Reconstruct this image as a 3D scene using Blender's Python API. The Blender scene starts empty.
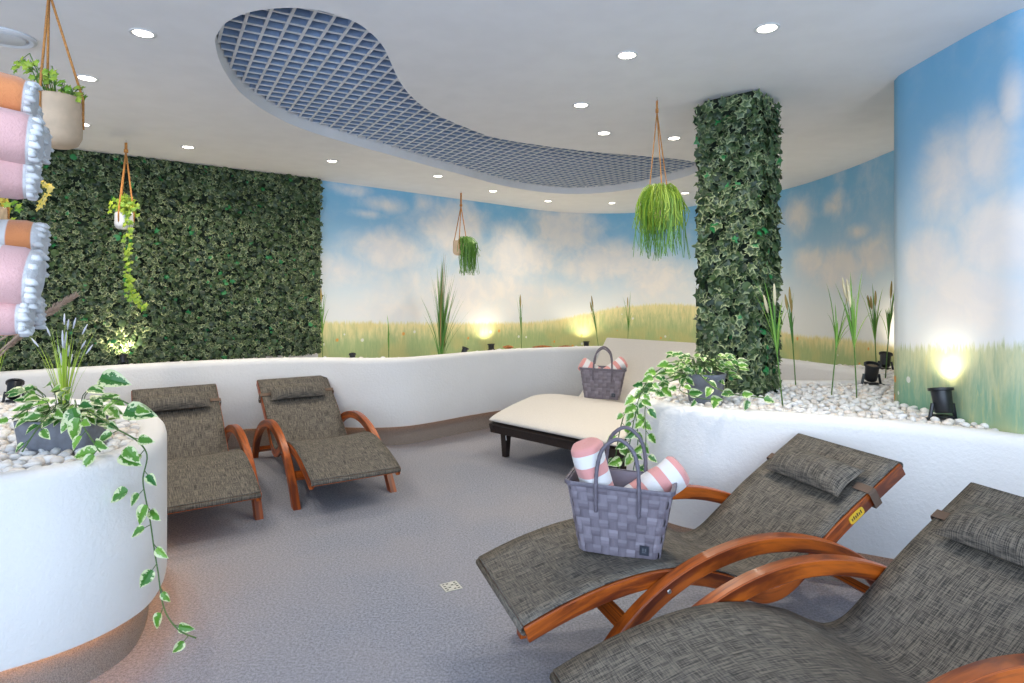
import bpy, bmesh, math, random
from math import sin, cos, pi, radians, sqrt, atan2
from mathutils import Vector, Matrix, Quaternion, noise
from mathutils.geometry import delaunay_2d_cdt
random.seed(7)
scn = bpy.context.scene
col = scn.collection

# ------------------------------------------------------------------ camera, world, light, exposure
CAMZ = 1.40; FPX = 612.0; HOR = 293.0
cd = bpy.data.cameras.new('camera'); cam = bpy.data.objects.new('camera', cd); col.objects.link(cam)
cam.location = (0, 0, CAMZ); cam.rotation_euler = (pi / 2, 0, 0)
cd.sensor_width = 36; cd.lens = 36 * FPX / 1024; cd.shift_y = -(341.5 - HOR) / 1024; cd.clip_start = .05
scn.camera = cam
scn.view_settings.view_transform = 'Standard'; scn.view_settings.look = 'None'
scn.view_settings.gamma = 1; scn.view_settings.use_curve_mapping = False
scn.view_settings.exposure = 0.12
scn.cycles.use_denoising = True
scn.cycles.max_bounces = 8
w = bpy.data.worlds.new('daylight'); scn.world = w; w.use_nodes = True
bgn = w.node_tree.nodes['Background']; bgn.inputs[0].default_value = (.62, .78, 1, 1); bgn.inputs[1].default_value = 1.1

def area(name, loc, rot, sx, sy, power, color):
    l = bpy.data.lights.new(name, 'AREA'); l.shape = 'RECTANGLE'; l.size = sx; l.size_y = sy
    l.energy = power; l.color = color
    o = bpy.data.objects.new(name, l); o.location = loc; o.rotation_euler = rot; col.objects.link(o); return o
# daylight entering through the glazed side behind the camera
area('window_daylight', (-.6, -2.3, 1.45), (radians(97), 0, 0), 6.5, 2.1, 235, (.66, .80, 1))

def spot(name, loc, target, power, ang, color, blend=.9, r=.03):
    l = bpy.data.lights.new(name, 'SPOT'); l.energy = power; l.color = color; l.spot_size = radians(ang); l.spot_blend = blend; l.shadow_soft_size = r
    o = bpy.data.objects.new(name, l); o.location = loc; col.objects.link(o)
    d = Vector(target) - Vector(loc); o.rotation_euler = d.to_track_quat('-Z', 'Y').to_euler(); return o

# ------------------------------------------------------------------ helpers
CEIL = 2.60; RIM = .806; LIP = .18
def P(x, y, D): return Vector(((x - 512) / FPX * D, D, CAMZ - (y - HOR) * D / FPX))
def Pz(x, y, z):
    D = (CAMZ - z) * FPX / (y - HOR); return Vector(((x - 512) / FPX * D, D, z))

class MB:
    def __init__(s): s.v = []; s.f = []; s.uv = []
    def vert(s, p, uv=(0, 0)): s.v.append(tuple(p)); s.uv.append(uv); return len(s.v) - 1
    def grid(s, rows, close_u=False, close_v=False, uvs=None):
        n = len(rows); m = len(rows[0]); b = len(s.v)
        for i, r in enumerate(rows):
            for j, p in enumerate(r): s.vert(p, uvs[i][j] if uvs else (j / max(1, m - 1), i / max(1, n - 1)))
        for i in range(n if close_v else n - 1):
            for j in range(m if close_u else m - 1):
                a = b + i * m + j; c = b + i * m + (j + 1) % m; d = b + ((i + 1) % n) * m + (j + 1) % m; e = b + ((i + 1) % n) * m + j
                s.f.append((a, c, d, e))
        return b
    def box(s, c, size, rot=None):
        sx, sy, sz = [q / 2 for q in size]; c = Vector(c); R = rot or Matrix.Identity(3); b = len(s.v)
        for x, y, z in ((-1, -1, -1), (1, -1, -1), (1, 1, -1), (-1, 1, -1), (-1, -1, 1), (1, -1, 1), (1, 1, 1), (-1, 1, 1)):
            s.vert(c + R @ Vector((x * sx, y * sy, z * sz)), (x, z))
        for q in ((3, 2, 1, 0), (4, 5, 6, 7), (0, 1, 5, 4), (1, 2, 6, 5), (2, 3, 7, 6), (3, 0, 4, 7)): s.f.append(tuple(b + k for k in q))
    def tube(s, pts, r, n=6, cap=True, flat=1.0):
        pts = [Vector(p) for p in pts]; rows = []; prev = None; L = 0; uvs = []
        for i, p in enumerate(pts):
            t = (pts[min(i + 1, len(pts) - 1)] - pts[max(i - 1, 0)])
            if t.length < 1e-9: t = Vector((0, 0, 1))
            t.normalize()
            if prev is None:
                a = Vector((0, 0, 1)) if abs(t.z) < .9 else Vector((1, 0, 0)); nrm = t.cross(a).normalized()
            else:
                nrm = (prev - t * prev.dot(t)).normalized()
            prev = nrm; bn = t.cross(nrm); rr = r[i] if isinstance(r, (list, tuple)) else r
            if i: L += (p - pts[i - 1]).length
            rows.append([p + (nrm * cos(2 * pi * k / n) + bn * sin(2 * pi * k / n) * flat) * rr for k in range(n)])
            uvs.append([(k / n, L) for k in range(n)])
        b = s.grid(rows, close_u=True, uvs=uvs)
        if cap:
            s.f.append(tuple(b + k for k in range(n))[::-1]); s.f.append(tuple(b + (len(rows) - 1) * n + k for k in range(n)))
    def lathe(s, c, prof, n=24, R=None):
        c = Vector(c); R = R or Matrix.Identity(3)
        rows = [[c + R @ Vector((r * cos(2 * pi * k / n), r * sin(2 * pi * k / n), z)) for k in range(n)] for r, z in prof]
        s.grid(rows, close_u=True)
    def add(s, verts, faces, uvs):
        b = len(s.v); s.v += [tuple(p) for p in verts]; s.uv += list(uvs); s.f += [tuple(b + k for k in q) for q in faces]
    def mesh(s, name, mat, smooth=False):
        me = bpy.data.meshes.new(name); me.from_pydata(s.v, [], s.f)
        if mat: me.materials.append(mat)
        ul = me.uv_layers.new(name='UVMap'); li = [0] * len(me.loops); me.loops.foreach_get('vertex_index', li)
        flat = []
        for k in li: flat += s.uv[k]
        ul.data.foreach_set('uv', flat)
        if smooth: me.polygons.foreach_set('use_smooth', [True] * len(me.polygons))
        me.update(); return me
    def build(s, name, mat, parent=None, smooth=False, auto=None):
        me = s.mesh(name, mat, smooth or auto is not None)
        if auto is not None:
            bm = bmesh.new(); bm.from_mesh(me); bmesh.ops.recalc_face_normals(bm, faces=bm.faces)
            for e in bm.edges:
                if len(e.link_faces) == 2 and e.calc_face_angle(0) > radians(auto): e.smooth = False
            bm.to_mesh(me); bm.free()
        o = bpy.data.objects.new(name, me); col.objects.link(o)
        if parent: o.parent = parent
        return o

def tag(o, label=None, cat=None, group=None, kind=None):
    if label: o['label'] = label
    if cat: o['category'] = cat
    if group: o['group'] = group
    if kind: o['kind'] = kind
    return o
def empty(name, loc, rz, label, cat, group=None):
    o = bpy.data.objects.new(name, None); o.empty_display_size = .1; o.location = loc; o.rotation_euler = (0, 0, rz); col.objects.link(o)
    return tag(o, label, cat, group)
def copy_tree(o, parent=None, skip=()):
    c = o.copy(); col.objects.link(c)
    if parent: c.parent = parent
    for ch in list(o.children):
        if ch.name.split('.')[0] not in skip: copy_tree(ch, c, skip)
    return c
def crom(pts, per=8, closed=False):
    pts = [Vector(p) for p in pts]; n = len(pts); out = []
    for i in range(n if closed else n - 1):
        if closed: a, b, c, d = pts[(i - 1) % n], pts[i], pts[(i + 1) % n], pts[(i + 2) % n]
        else: a, b, c, d = pts[max(i - 1, 0)], pts[i], pts[i + 1], pts[min(i + 2, n - 1)]
        for k in range(per):
            t = k / per
            out.append(.5 * ((2 * b) + (c - a) * t + (2 * a - 5 * b + 4 * c - d) * t * t + (3 * b - a - 3 * c + d) * t ** 3))
    if not closed: out.append(pts[-1])
    return out
def offset(poly, dist):       # to the left of the travel direction
    out = []; n = len(poly)
    for i in range(n):
        t = poly[min(i + 1, n - 1)] - poly[max(i - 1, 0)]; t = Vector((t.x, t.y)).normalized()
        out.append(Vector((poly[i].x - t.y * dist, poly[i].y + t.x * dist)))
    return out
def inside(p, poly):
    x, y = p[0], p[1]; r = False; n = len(poly); j = n - 1
    for i in range(n):
        if (poly[i][1] > y) != (poly[j][1] > y) and x < (poly[j][0] - poly[i][0]) * (y - poly[i][1]) / (poly[j][1] - poly[i][1]) + poly[i][0]: r = not r
        j = i
    return r

# ------------------------------------------------------------------ materials
class NT:
    def __init__(s, name):
        s.m = bpy.data.materials.new(name); s.m.use_nodes = True; s.t = s.m.node_tree; s.b = s.t.nodes['Principled BSDF']
    def n(s, typ, **kw):
        nd = s.t.nodes.new(typ)
        for k, v in kw.items():
            if k == 'ins':
                for kk, vv in v.items(): s.set(nd, kk, vv)
            else: setattr(nd, k, v)
        return nd
    def set(s, nd, k, v):
        if isinstance(v, bpy.types.NodeSocket): s.t.links.new(v, nd.inputs[k])
        else: nd.inputs[k].default_value = v
    def math(s, op, a, b=0.0, c=0.0, clamp=False):
        nd = s.n('ShaderNodeMath', operation=op, use_clamp=clamp); s.set(nd, 0, a); s.set(nd, 1, b); s.set(nd, 2, c); return nd.outputs[0]
    def mix(s, f, a, b, typ='MIX'):
        nd = s.n('ShaderNodeMix', data_type='RGBA', blend_type=typ)
        s.set(nd, 0, f); s.set(nd, 6, a if isinstance(a, bpy.types.NodeSocket) else (*a, 1)); s.set(nd, 7, b if isinstance(b, bpy.types.NodeSocket) else (*b, 1)); return nd.outputs[2]
    def ramp(s, v, lo, hi, a=0.0, b=1.0, smooth=True):
        nd = s.n('ShaderNodeMapRange', interpolation_type='SMOOTHSTEP' if smooth else 'LINEAR'); s.set(nd, 0, v); s.set(nd, 1, lo); s.set(nd, 2, hi); s.set(nd, 3, a); s.set(nd, 4, b); return nd.outputs[0]
    def coord(s, kind, scale=(1, 1, 1)):
        tc = s.n('ShaderNodeTexCoord'); mp = s.n('ShaderNodeMapping'); s.t.links.new(tc.outputs[kind], mp.inputs[0]); mp.inputs[3].default_value = scale; return mp.outputs[0]
    def noise(s, vec, scale, detail=3, rough=.5, dist=0):
        nd = s.n('ShaderNodeTexNoise'); s.set(nd, 'Vector', vec); nd.inputs['Scale'].default_value = scale; nd.inputs['Detail'].default_value = detail
        nd.inputs['Roughness'].default_value = rough; nd.inputs['Distortion'].default_value = dist; return nd.outputs[0]
    def bump(s, h, strength=.3, dist=.01):
        nd = s.n('ShaderNodeBump'); nd.inputs['Strength'].default_value = strength; nd.inputs['Distance'].default_value = dist; s.set(nd, 'Height', h); s.t.links.new(nd.outputs[0], s.b.inputs['Normal'])
    def island(s): return s.n('ShaderNodeNewGeometry').outputs['Random Per Island']
    def out(s, color=None, rough=.6, metal=0, spec=None, coat=None, sheen=None, trans=None):
        if color is not None: s.set(s.b, 'Base Color', color if isinstance(color, bpy.types.NodeSocket) else (*color, 1))
        s.set(s.b, 'Roughness', rough); s.set(s.b, 'Metallic', metal)
        if spec is not None: s.set(s.b, 'Specular IOR Level', spec)
        if coat: s.set(s.b, 'Coat Weight', coat); s.set(s.b, 'Coat Roughness', .15)
        if sheen: s.set(s.b, 'Sheen Weight', sheen)
        return s.m
def simple(name, color, rough=.6, var=.12, scale=30, bump=.1, **kw):
    q = NT(name); v = q.coord('Object'); nz = q.noise(v, scale, 4)
    c = q.mix(q.ramp(nz, .3, .7), tuple(x * (1 - var) for x in color), tuple(min(1, x * (1 + var)) for x in color))
    if bump: q.bump(nz, bump, .004)
    return q.out(c, rough, **kw)
def emit(name, color, strength):
    q = NT(name); q.set(q.b, 'Base Color', (*color, 1)); q.set(q.b, 'Emission Color', (*color, 1)); q.b.inputs['Emission Strength'].default_value = strength
    return q.m

M = {}
M['paint'] = simple('ceiling_paint', (.84, .83, .84), .7, .02, 6, .03)
q = NT('stucco'); v = q.coord('Object'); n1 = q.noise(v, 55, 5, .6); n2 = q.noise(v, 4, 2)
q.bump(q.math('ADD', n1, q.math('MULTIPLY', n2, .6)), .55, .006); M['stucco'] = q.out(q.mix(n2, (.80, .79, .77), (.86, .85, .83)), .85)
q = NT('carpet'); v = q.coord('Object'); n1 = q.noise(v, 240, 3, .7); n2 = q.noise(v, 90, 3, .7); n3 = q.noise(v, 1.2, 3)
c = q.mix(q.ramp(q.math('MULTIPLY', q.math('ADD', n1, n2), .5), .38, .62), (.155, .165, .20), (.36, .375, .43)); c = q.mix(q.math('MULTIPLY', q.ramp(n3, .35, .65), .25), c, (.38, .34, .33)); q.bump(n1, .35, .003)
M['carpet'] = q.out(c, .95, spec=.1)
q = NT('plinth_carpet'); v = q.coord('Object'); n1 = q.noise(v, 260, 3, .7); q.bump(n1, .5, .004)
M['plinth'] = q.out(q.mix(q.ramp(n1, .3, .7), (.19, .16, .14), (.38, .33, .29)), .95, spec=.1)
q = NT('lounger_weave'); uv = q.coord('UV')
a = q.noise(q.coord('UV', (330, 14, 1)), 1, 3, .6); b = q.noise(q.coord('UV', (20, 330, 1)), 1, 3, .6); c3 = q.noise(q.coord('UV', (5, 5, 1)), 1, 2)
t = q.math('ADD', q.math('MULTIPLY', a, .55), q.math('MULTIPLY', b, .45))
c = q.mix(q.ramp(t, .40, .60), (.028, .025, .021), (.225, .195, .155)); c = q.mix(q.math('MULTIPLY', c3, .25), c, (.10, .11, .12)); q.bump(t, .35, .003)
M['weave'] = q.out(c, .75, spec=.25)
q = NT('strap_fabric'); M['strap'] = q.out((.13, .085, .06), .8)
q = NT('varnished_wood'); a = q.noise(q.coord('UV', (14, 2.2, 1)), 1, 5, .6, .6); b = q.noise(q.coord('UV', (70, 5, 1)), 1, 3)
c = q.mix(q.ramp(a, .36, .62), (.12, .020, .003), (.52, .115, .010)); c = q.mix(q.math('MULTIPLY', q.ramp(b, .5, .75), .6), c, (.11, .02, .006))
M['wood'] = q.out(c, .38, coat=.12)
M['bolt'] = simple('steel', (.5, .48, .44), .35, .05, 30, 0, metal=.9)
M['label_yellow'] = simple('yellow_plate', (.75, .47, .03), .5, .05); M['ink'] = simple('dark_ink', (.05, .03, .02), .6, 0, 10, 0)
M['cushion'] = simple('cream_cushion_fabric', (.66, .62, .56), .9, .04, 120, .15, sheen=.2)
M['darkwood'] = simple('dark_brown_wicker', (.018, .011, .009), .45, .3, 60, .3)
M['band'] = simple('white_band', (.7, .7, .7), .8)
M['black'] = simple('black_plastic', (.012, .014, .018), .38, .2, 20, .02)
M['bulb'] = emit('warm_lens', (1, .85, .55), 9); M['lens_off'] = simple('dull_lens', (.25, .2, .14), .2)
M['lamp'] = emit('downlight_lens', (1, .93, .8), 14)
M['lamp_ring'] = simple('white_ring', (.72, .72, .72), .4)
M['rope'] = simple('jute_rope', (.50, .22, .06), .9, .3, 200, .4)
M['pot_beige'] = simple('stoneware', (.62, .45, .30), .6, .08, 20, .1)
M['pot_grey'] = simple('grey_planter_clay', (.17, .18, .21), .7, .12, 40, .1)
M['soil'] = simple('potting_soil', (.10, .05, .03), .95, .5, 60, .6)
M['louvre_edge'] = simple('pale_louvre_edge', (.70, .72, .76), .5, .03, 10, 0); M['louvre'] = simple('grey_louvre_blue_lit', (.27, .36, .52), .5, .05); M['plenum'] = simple('plenum_blue_light_tint', (.10, .18, .34), .8, .1)  # slat and plenum blue: reflected bluish light put into the base colour
M['basket'] = None
q = NT('woven_plastic'); isl = q.island(); c = q.mix(isl, (.155, .135, .165), (.235, .21, .25)); q.bump(q.noise(q.coord('Object'), 150, 2), .1, .002); M['basket'] = q.out(c, .5)
M['handle'] = simple('handle_plastic', (.14, .125, .155), .5, .15, 60, .2)
M['badge'] = simple('black_badge', (.012, .016, .03), .45, .1); M['badge_mark'] = simple('badge_mark', (.10, .11, .13), .5, .1)
q = NT('ivy_leaf'); uv = q.n('ShaderNodeTexCoord').outputs['UV']; sx = q.n('ShaderNodeSeparateXYZ'); q.t.links.new(uv, sx.inputs[0]); r_ = sx.outputs[0]; isl = q.island()
g1 = q.mix(q.ramp(isl, .0, .9, smooth=False), (.008, .026, .012), (.055, .10, .032)); g1 = q.mix(q.math('GREATER_THAN', isl, .975), g1, (.02, .19, .05))
nz = q.noise(q.coord('Object'), 90, 3); edge = q.ramp(q.math('ADD', r_, q.math('MULTIPLY', nz, 1.2)), 1.05, 1.6); am = q.math('MULTIPLY', edge, q.ramp(q.math('FRACT', q.math('MULTIPLY', isl, 17.3)), .25, .85))
M['ivy'] = q.out(q.mix(am, g1, (.31, .36, .18)), .45); M['ivy_back'] = simple('ivy_backing', (.006, .015, .006), .9, .3)
q = NT('variegated_leaf'); uv = q.n('ShaderNodeTexCoord').outputs['UV']; sx = q.n('ShaderNodeSeparateXYZ'); q.t.links.new(uv, sx.inputs[0]); isl = q.island()
nz = q.noise(q.coord('Object'), 70, 3, .6); g1 = q.mix(isl, (.015, .13, .015), (.16, .36, .03))
M['pothos'] = q.out(q.mix(q.ramp(q.math('ADD', sx.outputs[0], q.math('MULTIPLY', nz, 2.0)), 1.55, 1.75), g1, (.62, .68, .38)), .35)
def leafmat(name, a, b, rough=.5):
    q = NT(name); return q.out(q.mix(q.island(), a, b), rough)
M['stem'] = leafmat('green_stem', (.05, .14, .02), (.10, .22, .03)); M['vine_stem'] = leafmat('vine_stem', (.05, .12, .03), (.09, .16, .04))
M['blade'] = leafmat('reed_blade', (.08, .26, .03), (.30, .48, .08)); M['blade_dark'] = leafmat('dark_reed_blade', (.03, .20, .03), (.20, .36, .06))
M['blade_tan'] = leafmat('tan_reed_blade', (.40, .22, .08), (.35, .32, .06)); M['blade_lime'] = leafmat('lime_grass_blade', (.30, .48, .03), (.55, .72, .10))
M['spike'] = leafmat('seed_spike', (.30, .20, .04), (.48, .36, .12)); M['spike_pale'] = leafmat('pale_spike', (.55, .48, .30), (.68, .62, .42)); M['spike_blue'] = leafmat('grey_flower_spike', (.55, .57, .66), (.7, .72, .8))
M['pampas'] = leafmat('pampas_plume', (.28, .17, .12), (.50, .36, .26)); M['lime_leaf'] = leafmat('lime_ivy_leaf', (.13, .28, .02), (.36, .46, .04)); M['yellow_leaf'] = leafmat('yellow_ivy_leaf', (.60, .42, .02), (.75, .55, .15))
M['needle'] = leafmat('thin_green_strands', (.14, .26, .02), (.34, .46, .05)); M['needle_dark'] = leafmat('dark_green_strands', (.05, .17, .02), (.15, .32, .04))
q = NT('white_pebble'); rn = q.n('ShaderNodeObjectInfo').outputs['Random']; rr = q.math('FRACT', q.math('ADD', rn, q.island())); nz = q.noise(q.coord('Object'), 40, 3)
c = q.mix(rr, (.76, .75, .73), (.93, .92, .91)); c = q.mix(q.math('MULTIPLY', q.math('GREATER_THAN', rr, .8), .5), c, (.72, .58, .44)); q.bump(nz, .2, .004); M['pebble'] = q.out(c, .6)
M['bed'] = simple('gravel_bed', (.62, .59, .55), .9, .4, 60, .8); M['mulch'] = simple('bark_mulch', (.36, .13, .035), .9, .4, 60, .6)
M['drain'] = simple('metal_drain', (.55, .55, .50), .4, .1, metal=.3); M['drain_hole'] = simple('drain_slot', (.02, .02, .02), .8)
M['white_plastic'] = simple('white_plastic', (.68, .7, .74), .4, .02); M['shelf_wood'] = simple('shelf_board', (.35, .22, .12), .6)
M['ledstrip'] = emit('amber_led', (1, .45, .08), 2.2); M['ledstrip2'] = emit('strong_amber_led', (1, .40, .05), 15)
def towelmat(name, bands, period, axis=2, base=(.80, .78, .78)):
    q = NT(name); sp = q.n('ShaderNodeSeparateXYZ'); q.t.links.new(q.n('ShaderNodeTexCoord').outputs['Object'], sp.inputs[0])
    x = q.math('FRACT', q.math('ADD', q.math('DIVIDE', sp.outputs[axis], period), 10.0)); c = base
    for lo, hi, cc in bands: c = q.mix(q.math('MULTIPLY', q.ramp(x, lo - .01, lo + .01), q.ramp(x, hi + .01, hi - .01)), c, cc)
    nz = q.noise(q.coord('Object'), 260, 3, .7); q.bump(nz, .5, .004); return q.out(c, .95, sheen=.3, spec=.1)
PINK = (.74, .34, .32); ORG = (.80, .30, .12); PK2 = (.74, .43, .41)
M['towel_pink'] = towelmat('pink_striped_towel', [(.12, .58, PINK)], .083)
M['towel_rose'] = towelmat('rose_shelf_towel', [(.24, .53, PK2)], .15, 0); M['towel_orange'] = towelmat('orange_shelf_towel', [(.26, .54, ORG)], .15, 0); M['towel_peach'] = towelmat('peach_shelf_towel', [(.15, .6, (.78, .42, .30))], .15, 0)

# ------------------------------------------------------------------ room plan
WALL_L = [Vector(p) for p in ((-6.0, 3.29), (-5.2, 3.94), (-3.82, 5.06), (-2.06, 6.5))]
WALL_B = crom([(-2.06, 6.5), (-1.2, 7.32), (-.33, 8.16), (.2, 8.68), (.71, 9.07), (1.32, 9.24), (1.92, 9.12), (2.47, 8.5), (2.95, 7.7), (3.2, 6.9), (3.25, 5.92), (3.21, 5.1), (3.2, 4.3), (3.2, 3.55)], 5)
WALL_R = [Vector(p) for p in ((3.2, 3.55), (2.6, 3.52), (2.22, 3.5), (2.16, 3.46), (2.135, 3.38))] + crom([(2.13, 3.3), (2.125, 3.0), (2.13, 2.75), (2.17, 2.55), (2.42, 2.28), (2.75, 1.95), (3.1, 1.5), (3.45, .9), (3.5, 0), (3.5, -2.4)], 5)
def wall(name, line, mat, z0=0, z1=CEIL + .3, th=.1):
    line = [Vector(p[:2]) for p in line]; back = offset(line, th); L = [0]
    for i in range(1, len(line)): L.append(L[-1] + (line[i] - line[i - 1]).length)
    m = MB()
    for ln, fl in ((line, False), (back, True)):
        rows = [[(p.x, p.y, z) for z in (z0, z1)] for p in ln]; uvs = [[(L[i], z) for z in (z0, z1)] for i in range(len(ln))]
        b = len(m.f); m.grid(rows, uvs=uvs)
        if fl: m.f[b:] = [q[::-1] for q in m.f[b:]]
    n = len(line)
    for z in (0, 1):
        for i in range(n - 1): m.f.append((i * 2 + z, i * 2 + 2 + z, 2 * n + i * 2 + 2 + z, 2 * n + i * 2 + z))
    m.f.append((0, 1, 2 * n + 1, 2 * n)); m.f.append((2 * n - 2, 2 * n - 1, 4 * n - 1, 4 * n - 2))
    o = m.build(name, mat, auto=40); o['kind'] = 'structure'; return o, L
def cumul(line):
    L = [0]
    for i in range(1, len(line)): L.append(L[-1] + (line[i] - line[i - 1]).length)
    return L
def hit(line, px):            # where the sight line of a column meets a wall: run length and distance
    k = (px - 512) / FPX; L = cumul(line); best = None
    for i in range(len(line) - 1):
        a, b = line[i], line[i + 1]; fa = a.x - k * a.y; fb = b.x - k * b.y
        if fa * fb <= 0 and fa != fb:
            t = fa / (fa - fb); D = a.y + (b.y - a.y) * t
            if D > 0 and (best is None or D < best[1]): best = (L[i] + (L[i + 1] - L[i]) * t, D)
    return best
def mural(name, line, clouds, horizon, warm, low=(.40, .50, .24), fl=.84):
    q = NT(name); sx = q.n('ShaderNodeSeparateXYZ'); uvc = q.n('ShaderNodeTexCoord').outputs['UV']; q.t.links.new(uvc, sx.inputs[0]); u, z = sx.outputs[0], sx.outputs[1]
    nz = q.noise(uvc, 1.7, 7, .6, .3); nz2 = q.noise(uvc, 4.5, 5, .62, .4)
    sky = q.mix(q.ramp(z, 1.0, 2.6), (.68, .77, .82), (.22, .50, .74)); sky = q.mix(q.ramp(z, 1.75, 1.05), sky, (.82, .84, .84))
    acc = None
    for (x, y, rx, ry, s) in clouds:
        h0, h1, h2 = hit(line, x), hit(line, x - rx), hit(line, x + rx)
        if not h0: continue
        uu, D = h0; ru = (h2[0] - h1[0]) / 2 if (h1 and h2) else rx * D / FPX; ru = abs(ru); zz = CAMZ - (y - HOR) * D / FPX; rz = ry * D / FPX
        du = q.math('DIVIDE', q.math('SUBTRACT', u, uu), ru); dz = q.math('DIVIDE', q.math('SUBTRACT', z, zz), rz)
        d2 = q.math('SQRT', q.math('ADD', q.math('MULTIPLY', du, du), q.math('MULTIPLY', dz, dz)))
        v = q.math('MULTIPLY', q.math('SUBTRACT', 1.15, d2, clamp=True), s)
        acc = v if acc is None else q.math('MAXIMUM', acc, v)
    dens = q.math('ADD', acc, q.math('MULTIPLY', q.math('SUBTRACT', q.math('ADD', nz, q.math('MULTIPLY', nz2, .55)), .775), 1.1))
    cl = q.ramp(dens, -.1, .85); ccol = q.mix(q.ramp(nz2, .35, .65), (.82, .79, .78), (.90, .84, .79))
    c = q.mix(q.math('MULTIPLY', cl, .9), sky, ccol)
    # meadow
    pts = []
    for (x, y) in horizon:
        hh = hit(line, x)
        if hh: pts.append((hh[0], CAMZ - (y - HOR) * hh[1] / FPX))
    pts.sort(); umax = cumul(line)[-1]
    cr = q.n('ShaderNodeFloatCurve'); cv = cr.mapping.curves[0]
    pp = [(0, pts[0][1])] + pts + [(umax, pts[-1][1])]; pp = [(a / umax, b / 2.0) for a, b in pp]
    cv.points[0].location = pp[0]; cv.points[1].location = pp[-1]
    for a in pp[1:-1]: cv.points.new(*a)
    cr.mapping.update(); q.set(cr, 'Value', q.math('DIVIDE', u, umax)); hz = q.math('MULTIPLY', cr.outputs[0], 2.0)
    st = q.noise(q.coord('UV', (17, 3.2, 1)), 1, 5, .7, .4); st2 = q.noise(q.coord('UV', (55, 7, 1)), 1, 4, .7, .6); sp_ = q.noise(uvc, 26, 3, .7)
    rel = q.math('DIVIDE', q.math('SUBTRACT', z, .72), q.math('SUBTRACT', hz, .72))
    relj = q.math('ADD', rel, q.math('MULTIPLY', q.math('SUBTRACT', st, .5), 1.5))
    g = q.mix(q.ramp(relj, .2, 1.05), low, warm); g = q.mix(q.math('MULTIPLY', q.ramp(st2, .5, .72), .55), g, (.60, .60, .30)); g = q.mix(q.math('MULTIPLY', q.ramp(st2, .5, .3), .35), g, (.22, .36, .20))
    g = q.mix(q.math('MULTIPLY', q.ramp(q.noise(uvc, 2.2, 3), .45, .65), .45), g, (.66, .56, .24))
    vo = q.n('ShaderNodeTexVoronoi'); q.set(vo, 'Vector', uvc); vo.inputs['Scale'].default_value = 13; vc = q.n('ShaderNodeSeparateColor'); q.t.links.new(vo.outputs['Color'], vc.inputs[0])
    fm = q.math('MULTIPLY', q.math('LESS_THAN', vo.outputs['Distance'], .26), q.math('GREATER_THAN', vc.outputs[0], fl)); g = q.mix(q.math('MULTIPLY', fm, .85), g, q.mix(q.math('GREATER_THAN', vc.outputs[1], .45), (.80, .80, .74), (.80, .36, .08)))
    em = q.ramp(q.math('ADD', q.math('SUBTRACT', z, hz), q.math('MULTIPLY', q.math('SUBTRACT', st2, .5), .14)), .025, -.025)
    return q.out(q.mix(em, c, g), .75, spec=.2)

clB = [(452, 232, 48, 34, 1), (395, 250, 60, 26, .8), (345, 270, 45, 22, .6), (560, 232, 45, 36, 1), (520, 255, 55, 34, 1), (600, 262, 50, 26, 1), (660, 280, 50, 28, .9), (480, 290, 110, 30, .8), (385, 205, 35, 10, .5), (366, 214, 22, 6, .6), (350, 190, 26, 8, .55), (425, 205, 16, 14, .6), (398, 310, 70, 18, .5),
       (838, 268, 30, 26, 1), (872, 258, 26, 24, 1), (812, 262, 22, 20, .9), (795, 215, 24, 26, .7), (835, 205, 18, 16, .6), (858, 232, 14, 10, .7)]
clR = [(985, 150, 34, 52, 1), (1010, 100, 18, 40, .9), (945, 175, 40, 60, .95), (1000, 235, 60, 50, 1.1), (930, 265, 50, 46, 1), (960, 300, 90, 40, 1)]
matB = mural('meadow_mural_back', WALL_B, clB, [(325, 322), (400, 323), (480, 323), (545, 321), (585, 314), (630, 306), (690, 305), (790, 334), (830, 338), (870, 342), (894, 347)], (.86, .76, .40))
matR = mural('meadow_mural_right', WALL_R, clR, [(900, 347), (940, 347), (985, 346), (1020, 345)], (.64, .66, .42), (.22, .42, .30), .66)
plain = M['paint']
wall('wall_left', WALL_L, plain); wall('wall_back', WALL_B, matB); wall('wall_right', WALL_R, matR)
wall('wall_side', [(-6.0, -2.4), (-6.0, 3.29)], plain)
m = MB(); m.box((-1.3, 3.6, -.05), (10, 12.4, .1)); m.build('floor', M['carpet'])['kind'] = 'structure'
# glazed front behind the camera: sill, lintel and mullions
m = MB(); m.box((-1.3, -2.45, .15), (9.6, .1, .3)); m.box((-1.3, -2.45, 2.6), (9.6, .1, .2))
for x in (-6, -3.7, -1.4, .9, 3.3): m.box((x, -2.45, 1.4), (.08, .08, 2.3))
m.build('window_1', M['lamp_ring'])['kind'] = 'structure'

# ceiling with the kidney-shaped opening
hole_px = [(215, 42), (218, 33), (227, 22), (250, 12), (283, 8), (310, 9), (333, 14), (357, 23), (373, 35), (384, 48), (391, 63), (400, 82), (413, 98), (433, 113), (467, 128), (500, 139), (567, 149), (617, 154), (667, 158), (694, 162), (701, 168), (690, 175), (665, 182), (640, 188), (600, 193), (567, 194), (533, 191), (500, 185), (467, 176), (433, 167), (387, 154), (347, 143), (300, 128), (267, 112), (243, 95), (230, 80), (220, 62)]
hole = crom([Pz(x, y, CEIL).xy for x, y in hole_px], 3, True)
out_ = [Vector(p) for p in ((-6.2, -2.5), (3.6, -2.5), (3.6, 9.6), (-6.2, 9.6))]
vs = out_ + hole; ed = [(i, (i + 1) % 4) for i in range(4)] + [(4 + i, 4 + (i + 1) % len(hole)) for i in range(len(hole))]
r = delaunay_2d_cdt(vs, ed, [], 0, 1e-5); m = MB(); b0 = [m.vert((p.x, p.y, CEIL)) for p in r[0]]
for f in r[2]:
    c = sum((r[0][k] for k in f), Vector((0, 0))) / len(f)
    if not inside(c, hole): m.f.append(tuple(f)[::-1])
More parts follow.
